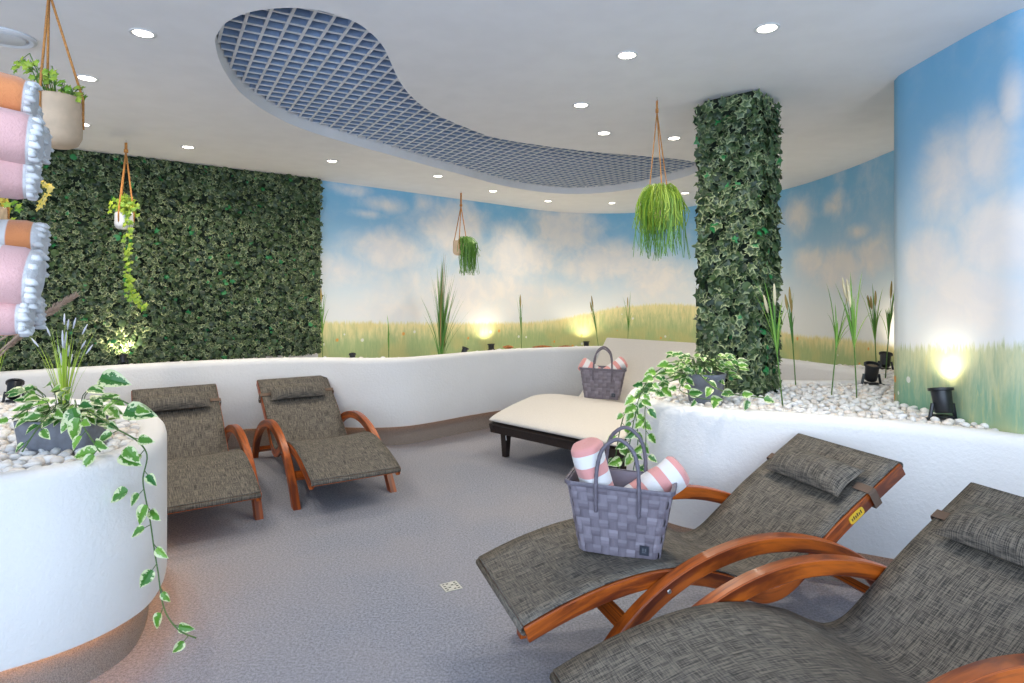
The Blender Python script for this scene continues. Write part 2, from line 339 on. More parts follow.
m.grid([[(p.x, p.y, z) for p in hole] for z in (CEIL, CEIL + .16)], close_u=True)
cl_ = m.build('ceiling', M['paint'], auto=40); cl_['kind'] = 'structure'
m = MB(); m.box((-.5, 4.9, 3.0), (6.5, 7.0, .06)); m.build('ceiling_plenum', M['plenum'])['kind'] = 'structure'
# louvre grid, clipped to the opening
G = empty('ceiling_louvre', (0, 0, 0), 0, 'grey square-cell louvre grid filling the kidney-shaped ceiling opening', 'ceiling grid')
ga = radians(120); d1 = Vector((cos(ga), sin(ga))); d2 = Vector((cos(ga - pi / 2), sin(ga - pi / 2)))
big = offset([Vector(p) for p in hole] + [hole[0]], -.004)[:-1]
def bars(dirv, perp, sp, z, h, name):
    m = MB(); k = -80
    R = Matrix(((dirv.x, perp.x, 0), (dirv.y, perp.y, 0), (0, 0, 1)))
    for k in range(-90, 110):
        o = perp * (k * sp); ts = []
        n = len(hole)
        for i in range(n):
            a = hole[i] - o; b = hole[(i + 1) % n] - o; fa = a.dot(perp); fb = b.dot(perp)
            if (fa > 0) != (fb > 0): t = fa / (fa - fb); ts.append((a + (b - a) * t).dot(dirv))
        ts.sort()
        for j in range(0, len(ts) - 1, 2):
            if ts[j + 1] - ts[j] > .02:
                cc = o + dirv * ((ts[j] + ts[j + 1]) / 2); m.box((cc.x, cc.y, z), (ts[j + 1] - ts[j] - .004, .014, h), R)
    m.build(name, M['louvre'], G)
    e = MB(); e.v = [(a, b_, z - h / 2 - .004 + (c_ - z) * .06) for a, b_, c_ in m.v]; e.f = m.f; e.uv = m.uv; o = e.build(name.replace('slats', 'slat_edges'), M['louvre_edge'], G); o['label'] = 'pale lower slat edges'
bars(d1, d2, .088, CEIL + .115, .07, 'long_slats'); bars(d2, d1, .098, CEIL + .115, .068, 'cross_slats')

# ------------------------------------------------------------------ planters
FAR = crom([(-6.0, 2.85), (-5.0, 3.65), (-4.1, 4.35), (-3.4, 4.88), (-2.8, 5.27), (-2.25, 5.52), (-1.74, 5.58), (-1.35, 5.53), (-1.02, 5.58), (-.78, 5.74), (-.37, 6.14), (.05, 6.46), (.55, 6.66), (1.05, 6.8), (1.55, 6.65), (2.0, 6.25), (2.3, 5.75), (2.52, 5.25), (2.66, 4.8), (2.6, 4.45), (2.38, 4.26), (2.1, 4.2), (1.75, 4.22), (1.35, 4.24), (1.0, 4.14), (.78, 3.92), (.68, 3.62), (.74, 3.38), (.93, 3.16), (1.28, 3.02), (1.68, 2.84), (2.0, 2.62), (2.26, 2.3), (2.5, 1.85), (2.85, 1.35), (3.2, .8), (3.3, .2)], 6)
LEFTP = crom([(-2.9, .9), (-2.4, 1.3), (-1.99, 1.66), (-1.70, 1.92), (-1.52, 2.08), (-1.43, 2.26), (-1.43, 2.46), (-1.55, 2.75), (-1.76, 3.05), (-2.1, 3.32), (-2.5, 3.5), (-3.1, 3.6), (-3.7, 3.5), (-4.2, 3.2)], 6)
def planter(name, line, close, side):
    prof = [(.07, LIP), (.005, LIP), (0, LIP + .01), (0, .45), (0, .755), (.006, .78), (.02, .798), (.045, RIM), (.075, RIM), (.10, .80), (.115, .78), (.12, .55)]
    m = MB(); lines = {}
    rows = []
    for off, z in prof:
        ln = offset(line, off * side); rows.append([(p.x, p.y, z) for p in ln])
    m.grid(rows)
    # bed inside
    inner = offset(line, .12 * side)
    o = m.build(name, M['stucco'], auto=50); o['kind'] = 'structure'
    pl = offset(line, .07 * side); m2 = MB(); m2.grid([[(p.x, p.y, z) for p in pl] for z in (0, LIP + .005)])
    p2 = m2.build('trim_plinth', M['plinth'], auto=50); p2['kind'] = 'structure'
    return inner
def bedz_far(x, y):
    lo = .60
    def ss(a, b, t): t = max(0, min(1, (t - a) / (b - a))); return t * t * (3 - 2 * t)
    if x > 1.6 or y < 5: k = 1 - ss(5.1, 6.6, y)
    else: k = 1 - ss(5.4, 6.6, y)
    return lo + (.775 - lo) * k
innF = planter('trim_planter_wall', FAR, None, -1 if False else 1)
innL = planter('trim_planter_round', LEFTP, None, 1)
def bed(name, ring, zf, mat, step=.18):
    ring = [Vector(p[:2]) for p in ring]; n = len(ring); pts = list(ring); xs = [p.x for p in ring]; ys = [p.y for p in ring]
    x = min(xs)
    while x < max(xs):
        y = min(ys)
        while y < max(ys):
            if inside((x, y), ring): pts.append(Vector((x + random.uniform(-.03, .03), y + random.uniform(-.03, .03))))
            y += step
        x += step
    r = delaunay_2d_cdt(pts, [(i, (i + 1) % n) for i in range(n)], [], 1, 1e-5)
    m = MB()
    for p in r[0]: m.vert((p.x, p.y, zf(p.x, p.y)))
    for f in r[2]: m.f.append(tuple(f))
    o = m.build(name, mat, smooth=True); o['kind'] = 'structure'; return o
wl = [p for p in WALL_L[:-1]] + list(WALL_B) + list(WALL_R[1:-6])
farRing = offset(innF, 0) + [Vector(p[:2]) for p in reversed(wl)]
leftRing = list(innL) + [Vector((-4.2, .9))]
bed('floor_gravel_bed', farRing, bedz_far, M['bed']); bed('floor_round_bed', leftRing, lambda x, y: .775, M['bed'], .3)
# warm led line tucked under the lip
for ln, lab in ((FAR, 'amber led strip under the lip of the long white planter along the back'), (LEFTP, 'amber led strip under the lip of the round white planter')):
    a, b = offset(ln, .045), offset(ln, .058); m = MB(); m.grid([[(p.x, p.y, LIP - .004) for p in a], [(p.x, p.y, LIP - .004) for p in b], [(p.x, p.y, LIP + .001) for p in b], [(p.x, p.y, LIP + .001) for p in a]], close_v=True)
    tag(m.build('led_strip', M['ledstrip' if ln is FAR else 'ledstrip2']), lab, 'led strip')

# ------------------------------------------------------------------ pebbles
def pebble_mesh(k):
    bm = bmesh.new(); bmesh.ops.create_icosphere(bm, subdivisions=2, radius=1); rs = random.Random(k); sx, sy, sz = 1, rs.uniform(.65, .9), rs.uniform(.45, .65)
    for v in bm.verts:
        d = 1 + .16 * noise.noise(v.co * 1.3 + Vector((k * 7, 0, 0))); v.co = Vector((v.co.x * sx * d, v.co.y * sy * d, v.co.z * sz * d))
    vs = [v.co.copy() for v in bm.verts]; fs = [[v.index for v in f.verts] for f in bm.faces]; bm.free(); return vs, fs
PV = [pebble_mesh(k) for k in range(7)]; PM = []
for vs_, fs_ in PV:
    m = MB(); m.add(vs_, fs_, [(0, 0)] * len(vs_)); PM.append(m.mesh('pebble', M['pebble'], True))
spots = []
def scatter(ring, zf, n, box, mind, lo, hi, cond=None):
    cell = {}; out = []
    for _ in range(n * 12):
        if len(out) >= n: break
        x = random.uniform(box[0], box[2]); y = random.uniform(box[1], box[3])
        if cond and not cond(x, y): continue
        if not inside((x, y), ring): continue
        r = random.uniform(lo, hi); k = (int(x / mind), int(y / mind)); ok = True
        for i in (-1, 0, 1):
            for j in (-1, 0, 1):
                for (a, b) in cell.get((k[0] + i, k[1] + j), ()):
                    if (a - x) ** 2 + (b - y) ** 2 < mind * mind: ok = False
        if ok: cell.setdefault(k, []).append((x, y)); out.append((x, y, zf(x, y) + r * .25, r))
    return out
def vis(p): return abs(p[0] / p[1]) < .9
bigL = scatter(leftRing, lambda x, y: .775, 900, (-2.9, 1.6, -1.3, 3.6), .036, .018, .03, lambda x, y: x / y > -.92)
bigR = scatter(farRing, bedz_far, 2300, (.75, 2.5, 3.2, 5.2), .030, .016, .027)
bigR += [(x, y, z + .017, r) for x, y, z, r in scatter(farRing, bedz_far, 700, (.75, 2.5, 2.6, 4.3), .05, .016, .024)]
innF2 = offset(FAR, .125); rimp = []
for _ in range(1500):
    i = random.randrange(len(FAR) - 1)
    if not (-4.5 < FAR[i].x < 2.7 and FAR[i].y > 4.3): continue
    t = random.random(); a = FAR[i].lerp(FAR[i + 1], t); tt = (FAR[i + 1] - FAR[i]).normalized(); off = .12 + abs(random.gauss(0, .09))
    x, y = a.x - tt.y * off, a.y + tt.x * off
    if inside((x, y), farRing): rimp.append((x, y, max(bedz_far(x, y), .79 - (off - .12) * .6) + random.uniform(-.01, .012), random.uniform(.016, .026)))
allp = [p for p in bigL + bigR if vis(p)]
allp.sort(key=lambda p: -p[3] / p[1])
indL = [p for p in allp if p[0] < 0][:150]; indR = [p for p in allp if p[0] > 0 and p[1] < 4.0][:150]
chosen = set(map(id, indL + indR))
for lst, lab, grp in ((indL, 'rounded white pebble in the gravel of the round planter at left', 'pebbles in the round planter'), (indR, 'rounded white pebble in the gravel beside the ivy-clad pillar', 'pebbles beside the pillar')):
    for i, (x, y, z, r) in enumerate(lst):
        o = bpy.data.objects.new('pebble', PM[i % 7]); o.location = (x, y, z + .004); o.scale = (r, r, r); o.rotation_euler = (random.uniform(-.3, .3), random.uniform(-.3, .3), random.uniform(0, 6.28)); col.objects.link(o)
        tag(o, lab, 'pebble', grp)
def stuff_pebbles(lst, name, lab):
    m = MB()
    for i, (x, y, z, r) in enumerate(lst):
        vs_, fs_ = PV[i % 7]; a = random.uniform(0, 6.28); ca, sa = cos(a) * r, sin(a) * r
        m.add([(x + v.x * ca - v.y * sa, y + v.x * sa + v.y * ca, z + v.z * r) for v in vs_], fs_, [(0, 0)] * len(vs_))
    tag(m.build(name, M['pebble'], smooth=True), lab, 'gravel', kind='stuff')
stuff_pebbles([p for p in bigL if id(p) not in chosen], 'white_gravel', 'loose white gravel filling the round planter at left')
stuff_pebbles([p for p in bigR if id(p) not in chosen], 'white_gravel', 'loose white gravel around the ivy-clad pillar and right spotlights')
stuff_pebbles(rimp, 'white_gravel', 'thin line of white gravel along the back planter rim')
# bark pieces seen on the far rim
for px, w_ in ((543, .22), (567, .16), (508, .12)):
    c = Pz(px, 348.5, .80); m = MB(); rows = []
    for i in range(7):
        t = i / 6 - .5; hh = .016 * (1 - (2 * t) ** 2) + .004
        rows.append([(t * w_, .03 * cos(k * pi / 4) * (1 + .3 * sin(i * 2 + k)), hh * sin(k * pi / 4)) for k in range(8)])
    m.grid(rows, close_u=True); o = m.build('bark_piece', M['mulch'], auto=60); o.location = (c.x, c.y + .17, .80); o.rotation_euler = (0, 0, .2)
    tag(o, {543: 'longest orange-brown bark piece on the back planter rim', 567: 'bark piece on the back rim beside the bright uplight glow', 508: 'small bark piece on the back rim near the black spotlight'}[px], 'bark')

# ------------------------------------------------------------------ foliage generators
IVY = []
for k in range(10):
    a = 2 * pi * k / 10; r = 1.0 if k % 2 == 0 else .58
    if k == 5: r = .45
    IVY.append((r * cos(a), r * sin(a)))
def ivy_leaf(m, p, nrm, up, s, curl=.25):
    nrm = Vector(nrm).normalized(); x = Vector(up); x = (x - nrm * x.dot(nrm)).normalized(); y = nrm.cross(x); p = Vector(p)
    vs_ = [p + nrm * s * .12]; uv = [(0, 0)]
    for (a, b) in IVY:
        jr = random.uniform(.72, 1.15); a *= jr; b *= jr; vs_.append(p + x * a * s + y * b * s - nrm * (curl * s * (a * a + b * b) * .6)); uv.append((1, 0))
    m.add(vs_, [(0, 1 + k, 1 + (k + 1) % 10) for k in range(10)], uv)
def round_leaf(m, p, nrm, up, s):
    nrm = Vector(nrm).normalized(); x = Vector(up); x = (x - nrm * x.dot(nrm)).normalized(); y = nrm.cross(x); p = Vector(p)
    vs_ = [p]; uv = [(0, 0)]
    for k in range(8): a = k * pi / 4; vs_.append(p + x * cos(a) * s + y * sin(a) * s - nrm * .15 * s); uv.append((.3, 0))
    m.add(vs_, [(0, 1 + k, 1 + (k + 1) % 8) for k in range(8)], uv)
def heart_leaf(m, p, d, nrm, L, W):          # pothos leaf pointing along d
    d = Vector(d).normalized(); nrm = Vector(nrm); nrm = (nrm - d * nrm.dot(d)); nrm = nrm.normalized() if nrm.length > 1e-4 else d.orthogonal().normalized(); s_ = d.cross(nrm); p = Vector(p)
    prof = [(0, 0), (.04, .30), (.18, .48), (.38, .50), (.6, .40), (.8, .22), (1, .0)]
    droop = lambda t: -nrm * L * .25 * t * t
    vs_ = []; uv = []; rows = []
    for t, w_ in prof:
        c = p + d * L * t + droop(t); row = []
        for k, e in ((-1, 1), (-.5, .5), (0, 0), (.5, .5), (1, 1)):
            vs_.append(c + s_ * W * w_ * k + nrm * W * .18 * abs(k) * w_ * 2); uv.append((e if w_ > .01 else (.2 if t < .5 else 1), 0))
    fs_ = [(i * 5 + j, i * 5 + j + 1, i * 5 + j + 6, i * 5 + j + 5) for i in range(6) for j in range(4)]
    m.add(vs_, fs_, uv)
def blade(m, base, tip, bend, w_, n=7, twist=0):
    base, tip, bend = Vector(base), Vector(tip), Vector(bend); rows = []; side = Vector((cos(twist), sin(twist), 0))
    for i in range(n):
        t = i / (n - 1); p = base.lerp(tip, t) + bend * 4 * t * (1 - t) * .5; ww = w_ * (1 - t) ** .6 * (.45 + .55 * min(1, t * 4)) if t < 1 else .0003
        rows.append([p - side * ww / 2, p + side.cross(Vector((0, 0, 1))) * ww * .15, p + side * ww / 2])
    m.grid(rows)

# green wall
GW = WALL_L[2:]; IW = empty('ivy_wall', (-3.9, 4.95, .8), 0, 'wall panel of dense dark variegated ivy behind the two loungers at left', 'green wall')
inv = Matrix.Translation((3.9, -4.95, -.8))
aV, bV = Vector((-6.0, 3.29)), Vector((-2.06, 6.5)); tv = (bV - aV).normalized(); nv = Vector((tv.y, -tv.x)); LN = (bV - aV).length
Rw = Matrix(((tv.x, nv.x, 0), (tv.y, nv.y, 0), (0, 0, 1)))
m = MB(); c = aV + tv * (LN / 2 + .6) + nv * .03; m.box(inv @ Vector((c.x, c.y, 1.685)), (LN - 1.2, .06, 1.83), Rw); m.build('backing_panel', M['ivy_back'], IW)
m = MB(); rs = random.Random(3)
for _ in range(15000):
    s = 1.2 + (LN - 1.2) * rs.random() ** .9; z = rs.uniform(.77, 2.598); d = rs.uniform(.055, .115) + .02 * noise.noise(Vector((s * 2, z * 2, 0)))
    p = aV + tv * s + nv * d; n3 = Vector((nv.x, nv.y, 0)) + Vector((rs.uniform(-.7, .7), rs.uniform(-.7, .7), rs.uniform(-.3, .9)))
    up = Vector((rs.uniform(-1, 1), rs.uniform(-1, 1), -1.2 + rs.uniform(-.8, .8))); sz = rs.uniform(.018, .034)
    pp = inv @ Vector((p.x, p.y, z))
    if rs.random() < .035: round_leaf(m, pp + Vector((nv.x, nv.y, 0)) * .02, n3, up, sz * .95)
    else: ivy_leaf(m, pp, n3, up, sz)
m.build('ivy_foliage', M['ivy'], IW)['kind'] = 'stuff'

# pillar wrapped in ivy
pc = Vector((1.42, 3.84)); ps = .30; pa = radians(48)
PI_ = empty('ivy_pillar', (pc.x, pc.y, .77), pa, 'square pillar wrapped in ivy from gravel bed to ceiling', 'pillar')
m = MB(); m.box((0, 0, (CEIL - .77) / 2), (ps, ps, CEIL - .77)); m.build('pillar_core', M['ivy_back'], PI_)
m = MB(); rs = random.Random(5)
for _ in range(4300):
    f = rs.randrange(4); a = f * pi / 2; t = rs.uniform(-.5, .5) * (ps + .06); n2 = Vector((cos(a), sin(a), 0)); t2 = Vector((-sin(a), cos(a), 0)); z = rs.uniform(.0, CEIL - .77 - .03)
    d = ps / 2 + rs.uniform(.015, .062) * (1 if abs(t) < ps * .45 else .7); p = n2 * d + t2 * t + Vector((0, 0, z))
    n3 = n2 + Vector((rs.uniform(-.7, .7), rs.uniform(-.7, .7), rs.uniform(-.3, .9))); up = Vector((rs.uniform(-1, 1), rs.uniform(-1, 1), -1.2 + rs.uniform(-.8, .8)))
    if rs.random() < .04: round_leaf(m, p + n2 * .012, n3, up, .03)
    else: ivy_leaf(m, p, n3, up, rs.uniform(.026, .046))
m.build('ivy_foliage', M['ivy'], PI_)['kind'] = 'stuff'

# ------------------------------------------------------------------ loungers
PROF = crom([(0, .225, 0), (.1, .262, 0), (.22, .298, 0), (.38, .332, 0), (.54, .345, 0), (.70, .330, 0), (.86, .283, 0), (.98, .225, 0), (1.06, .200, 0), (1.15, .222, 0), (1.28, .315, 0), (1.42, .42, 0), (1.60, .535, 0), (1.775, .642, 0)], 5)
ARM = crom([(.20, 0, 0), (.33, .16, 0), (.48, .285, 0), (.66, .375, 0), (.86, .425, 0), (1.05, .432, 0), (1.24, .40, 0), (1.43, .33, 0), (1.59, .22, 0), (1.69, .10, 0), (1.73, 0, 0)], 4)
def sweep2d(m, line, y0, y1, t_in, t_out=0, clampz=None):     # a band in the xz plane, from y0 to y1, thickness below its line
    rows = []; uvs = []; n = len(line); L = 0
    for i, p in enumerate(line):
        t = line[min(i + 1, n - 1)] - line[max(i - 1, 0)]; t = Vector((t.x, t.y)).normalized(); nn = Vector((-t.y, t.x)); a = Vector((p.x, p.y)) + nn * t_out; b = Vector((p.x, p.y)) - nn * t_in
        if clampz is not None: a.y = max(a.y, clampz); b.y = max(b.y, clampz)
        if i: L += (line[i] - line[i - 1]).length
        e = .004
        a2, b2 = a - nn * e, b + nn * e
        rows.append([(a.x, y0 + e, a.y), (a.x, y1 - e, a.y), (a2.x, y1, a2.y), (b2.x, y1, b2.y), (b.x, y1 - e, b.y), (b.x, y0 + e, b.y), (b2.x, y0, b2.y), (a2.x, y0, a2.y)])
        uvs.append([(0, L), (.04, L), (.05, L), (.11, L), (.12, L), (.16, L), (.17, L), (.22, L)])
    b0 = m.grid(rows, close_u=True, uvs=uvs); m.f.append(tuple(b0 + k for k in range(8))); m.f.append(tuple(b0 + (n - 1) * 8 + k for k in range(8))[::-1])
def prof_at(s):
    for i in range(len(PROF) - 1):
        if PROF[i].x <= s <= PROF[i + 1].x:
            t = (s - PROF[i].x) / (PROF[i + 1].x - PROF[i].x); d = (PROF[i + 1] - PROF[i]).normalized(); return PROF[i].lerp(PROF[i + 1], t), d
    return PROF[-1], (PROF[-1] - PROF[-2]).normalized()
PROF0, ARM0 = PROF, ARM
def make_lounger(label, K=1.0):
    global PROF, ARM
    PROF = [Vector((p.x * K, CAMZ - (CAMZ - p.y) * K, 0)) for p in PROF0]; ARM = [Vector((p.x * K, CAMZ - (CAMZ - p.y) * K, 0)) for p in ARM0]
    if K < 1: ARM = [Vector((ARM[0].x + .0, 0, 0)), Vector((ARM[0].x + .0, .08, 0))] + ARM + [Vector((ARM[-1].x + .03, .07, 0)), Vector((ARM[-1].x + .05, 0, 0))]
    zt = lambda z: CAMZ - (CAMZ - z) * K
    R = empty('sun_lounger', (0, 0, 0), 0, label, 'sun lounger', 'wood and mesh sun loungers'); HW = .30 * K
    m = MB(); rows = []; uvs = []; L = 0
    for i, p in enumerate(PROF):
        if i: L += (p - PROF[i - 1]).length
        row = []; uv = []
        for j in range(9):
            y = -HW + .006 + (2 * HW - .012) * j / 8; sag = .018 * (1 - (2 * j / 8 - 1) ** 2) * min(1, i / 6, (len(PROF) - 1 - i) / 6); row.append((p.x, y, p.y + .004 - sag)); uv.append((y, L))
        rows.append(row); uvs.append(uv)
    m.grid(rows, uvs=uvs)
    # hems folded over both ends
    for k, s in ((0, -1), (len(PROF) - 1, 1)):
        p = PROF[k]; d = (PROF[1] - PROF[0]).normalized() if k == 0 else (PROF[-1] - PROF[-2]).normalized(); nn = Vector((-d.y, d.x)); hr = []
        for a in range(6):
            t = a / 5 * pi; c_ = Vector((p.x, p.y)) - nn * .012; q_ = c_ + nn * (cos(t) * .016) + Vector((d.x, d.y)) * s * sin(t) * .016; hr.append([(q_.x, y, q_.y) for y in (-HW + .006, 0, HW - .006)])
        m.grid(hr, uvs=[[(y, a * .01) for y in (-HW, 0, HW)] for a in range(6)])
    o = m.build('mesh_sling', M['weave'], R, auto=60); sd = o.modifiers.new('thickness', 'SOLIDIFY'); sd.thickness = .004; sd.offset = -1
    for s in (-1, 1):
        m = MB(); sweep2d(m, PROF, min(s * HW, s * (HW - .028)), max(s * HW, s * (HW - .028)), .055); r_ = m.build('side_rail', M['wood'], R, auto=35)
        m = MB(); y0, y1 = sorted((s * (HW + .004), s * (HW + .052))); sweep2d(m, ARM, y0, y1, .055, 0, 0.0); a_ = m.build('armrest', M['wood'], R, auto=35)
        for (sx_, sz_) in ((.55 * K, zt(.295)), (.40 * K, zt(.16)), (1.40 * K, zt(.30))):
            m = MB(); m.lathe((sx_, s * (HW + .052), sz_), [(0.0001, .003), (.006, .003), (.008, .001), (.008, -.004)], 10, Matrix.Rotation(-s * pi / 2, 3, 'X')); m.build('bolt', M['bolt'], a_, auto=40)
        p, d = prof_at(1.60 * K); nn = Vector((-d.y, d.x)); ang = atan2(d.y, d.x)
    for x, z in ((.40 * K, zt(.165)), (1.635 * K, zt(.08))):
        m = MB(); m.box((x, 0, z), (.055, 2 * HW + .01, .03), Matrix.Rotation(-.7 if x < 1 else .6, 3, 'Y')); m.build('crossbar', M['wood'], R)
    for x in (.03 * K, 1.74 * K):
        p, d = prof_at(x); m = MB(); m.box((p.x + d.y * .035, 0, p.y - d.x * .035), (.04, 2 * HW - .056, .022), Matrix.Rotation(-atan2(d.y, d.x), 3, 'Y')); m.build('end_bar', M['wood'], R)
    # pillow
    p, d = prof_at(1.585 * K); ang = atan2(d.y, d.x); nn = Vector((-d.y, 0, d.x)); D3 = Vector((d.x, 0, d.y)); cc = Vector((p.x, 0, p.y)) + nn * .034
    m = MB(); nu, nv_ = 20, 12; 
    for sgn in (1, -1):
        rows = []; uvs = []
        for i in range(nu + 1):
            row = []; uv = []
            for j in range(nv_ + 1):
                a = i / nu * 2 - 1; b = j / nv_ * 2 - 1; th = .054 * (max(0, 1 - abs(a) ** 3.0) ** .55) * (max(0, 1 - b * b) ** .5); yy = a * .225 * K * (1 - .045 * b * b * 0 - .0); bb = b * .078 * (1 + .10 * abs(a) ** 3)
                wr = .003 * sin(a * 17 + b * 3) * (1 - abs(b)); row.append(cc + Vector((0, yy * (1 + .05 * abs(b) ** 3), 0)) + D3 * bb + nn * (sgn * (th * (1 if sgn > 0 else .75)) + wr * sgn)); uv.append((yy, bb))
            rows.append(row); uvs.append(uv)
        k0 = len(m.f); m.grid(rows, uvs=uvs)
        if sgn < 0: m.f[k0:] = [q_[::-1] for q_ in m.f[k0:]]
    pl = m.build('headrest_pillow', M['weave'], R, smooth=True)
    # strap over both rails
    m = MB(); p, d = prof_at(1.60 * K); N3 = Vector((-d.y, 0, d.x)); D3 = Vector((d.x, 0, d.y)); base = Vector((p.x, 0, p.y)); w3 = HW + .009; path = [(-.20, .012), (-w3 + .004, .009), (-w3, 0), (-w3, -.06), (-w3 + .04, -.062), (w3 - .04, -.062), (w3, -.06), (w3, 0), (w3 - .004, .009), (.20, .012)]
    m.grid([[base + Vector((0, y, 0)) + N3 * h + D3 * k for k in (-.018, .018)] for y, h in path]); st_ = m.build('pillow_strap', M['strap'], R); sd = st_.modifiers.new('t', 'SOLIDIFY'); sd.thickness = .002
    st_['label'] = 'brown pillow strap'
    return R
KA = .89
A = make_lounger('sun lounger holding the large grey woven basket, nearer the pillar planter', KA); PROFA = PROF
def plate(R):
    global PROF
    PROF = PROFA; p, d = prof_at(1.50 * KA); N3 = Vector((-d.y, 0, d.x)); D3 = Vector((d.x, 0, d.y)); b = Vector((p.x, -.3 * KA - .0015, p.y)) - N3 * .030; m = MB(); rows = []
    Rm = Matrix((D3, Vector((0, 1, 0)), N3)).transposed()
    n = 20; ring = [(cos(2 * pi * k / n), sin(2 * pi * k / n)) for k in range(n)]; sq = lambda v: math.copysign(abs(v) ** .5, v)
    for y in (.002, -.0015): rows.append([b + D3 * .04 * sq(x) + N3 * .017 * sq(z) + Vector((0, y, 0)) for x, z in ring])
    b0 = m.grid(rows, close_u=True); m.f.append(tuple(b0 + n + k for k in range(n)))
    o = m.build('name_plate', M['label_yellow'], R, auto=40); o['label'] = 'yellow oval plate'; m = MB()
    for k in range(6): m.box(b + D3 * (-.026 + k * .010) + Vector((0, -.002, 0)) + N3 * (.002 * (k % 2)), (.005, .001, .014 if k % 2 else .010), Rm)
    m.build('lettering', M['ink'], o)
Bl = copy_tree(A); plate(A)
C1 = make_lounger('sun lounger half hidden behind the round planter at left'); C2 = copy_tree(C1)
for o, (x, y, th), lab in ((A, (-.054 * KA, 2.427 * KA, .327), None), (Bl, (.215 * KA, 1.615 * KA, .304), 'nearest sun lounger in the bottom right corner, cut by the frame'), (C1, (-1.72, 3.431, 2.157), 'sun lounger half hidden behind the round planter at left'), (C2, (-.999, 3.954, 2.138), 'sun lounger by the back planter with both curved armrests showing')):
    o.location = (x, y, 0); o.rotation_euler = (0, 0, th)
    if lab: o['label'] = lab

# ------------------------------------------------------------------ wide white daybed
DB = empty('daybed', (-.2, 5.16, 0), radians(46.2), 'wide low daybed with cream cushion and dark frame below the mural', 'daybed'); DW = 1.28
dprof = crom([(0, .355, 0), (.14, .40, 0), (.38, .452, 0), (.62, .48, 0), (.92, .445, 0), (1.12, .385, 0), (1.22, .385, 0), (1.35, .49, 0), (1.52, .71, 0), (1.70, .945, 0)], 5)
m = MB(); rows = []; uvs = []; n = len(dprof); TH = .05
for i, p in enumerate(dprof):
    t = dprof[min(i + 1, n - 1)] - dprof[max(i - 1, 0)]; t = Vector((t.x, t.y)).normalized(); nn = Vector((-t.y, t.x)); row = []
    e = min(1, (i + .0) / 2, (n - 1 - i) / 2); th = TH * (.35 + .65 * e); c = Vector((p.x, p.y)) - nn * TH / 2
    for k in range(28):
        a = 2 * pi * k / 28; ca, sa = cos(a), sin(a); yy = DW / 2 * math.copysign(abs(ca) ** .22, ca); hh = th / 2 * math.copysign(abs(sa) ** .55, sa); q_ = c + nn * hh; row.append((q_.x, -DW / 2 + yy, q_.y))
    rows.append(row)
b0 = m.grid(rows, close_u=True); m.f.append(tuple(b0 + k for k in range(28))); m.f.append(tuple(b0 + (n - 1) * 28 + k for k in range(28))[::-1])
m.build('cushion', M['cushion'], DB, auto=70)
fl = [Vector((p.x, p.y - .055, 0)) for p in dprof]
for s in (0, 1):
    y0 = -.045 if s == 0 else -DW + .005; m = MB(); sweep2d(m, fl, y0, y0 + .04, .07); m.build('side_frame', M['darkwood'], DB, auto=35)
m = MB(); m.box((.035, -DW / 2, .265), (.04, DW - .02, .075)); m.build('foot_rail', M['darkwood'], DB)
m = MB(); rows = []
sweep2d(m, fl, -DW + .04, -.04, .012); m.build('slat_deck', M['darkwood'], DB, auto=35)
for (x, y) in ((.16, -.05), (.16, -DW + .05), (1.15, -.05), (1.15, -DW + .05)):
    m = MB(); h = .32 if x < 1 else .30
    m.grid([[(x + a * r, y + b * r, z) for a, b in ((-1, -1), (1, -1), (1, 1), (-1, 1))] for r, z in ((.022, 0), (.032, h * .6), (.034, h))], close_u=True); m.f.append((3, 2, 1, 0)); m.build('leg', M['darkwood'], DB)
m = MB(); m.tube([(.125, -.09, .235), (.12, -.05, .215), (.13, -.01, .20), (.19, -.008, .19), (.2, -.06, .21), (.19, -.1, .235)], .004, 6); m.tube([(.13, -.09, .225), (.11, -.10, .19), (.10, -.115, .16)], .004, 6); o = m.build('tie_cord', M['band'], DB, smooth=True); o['label'] = 'white tie cord'

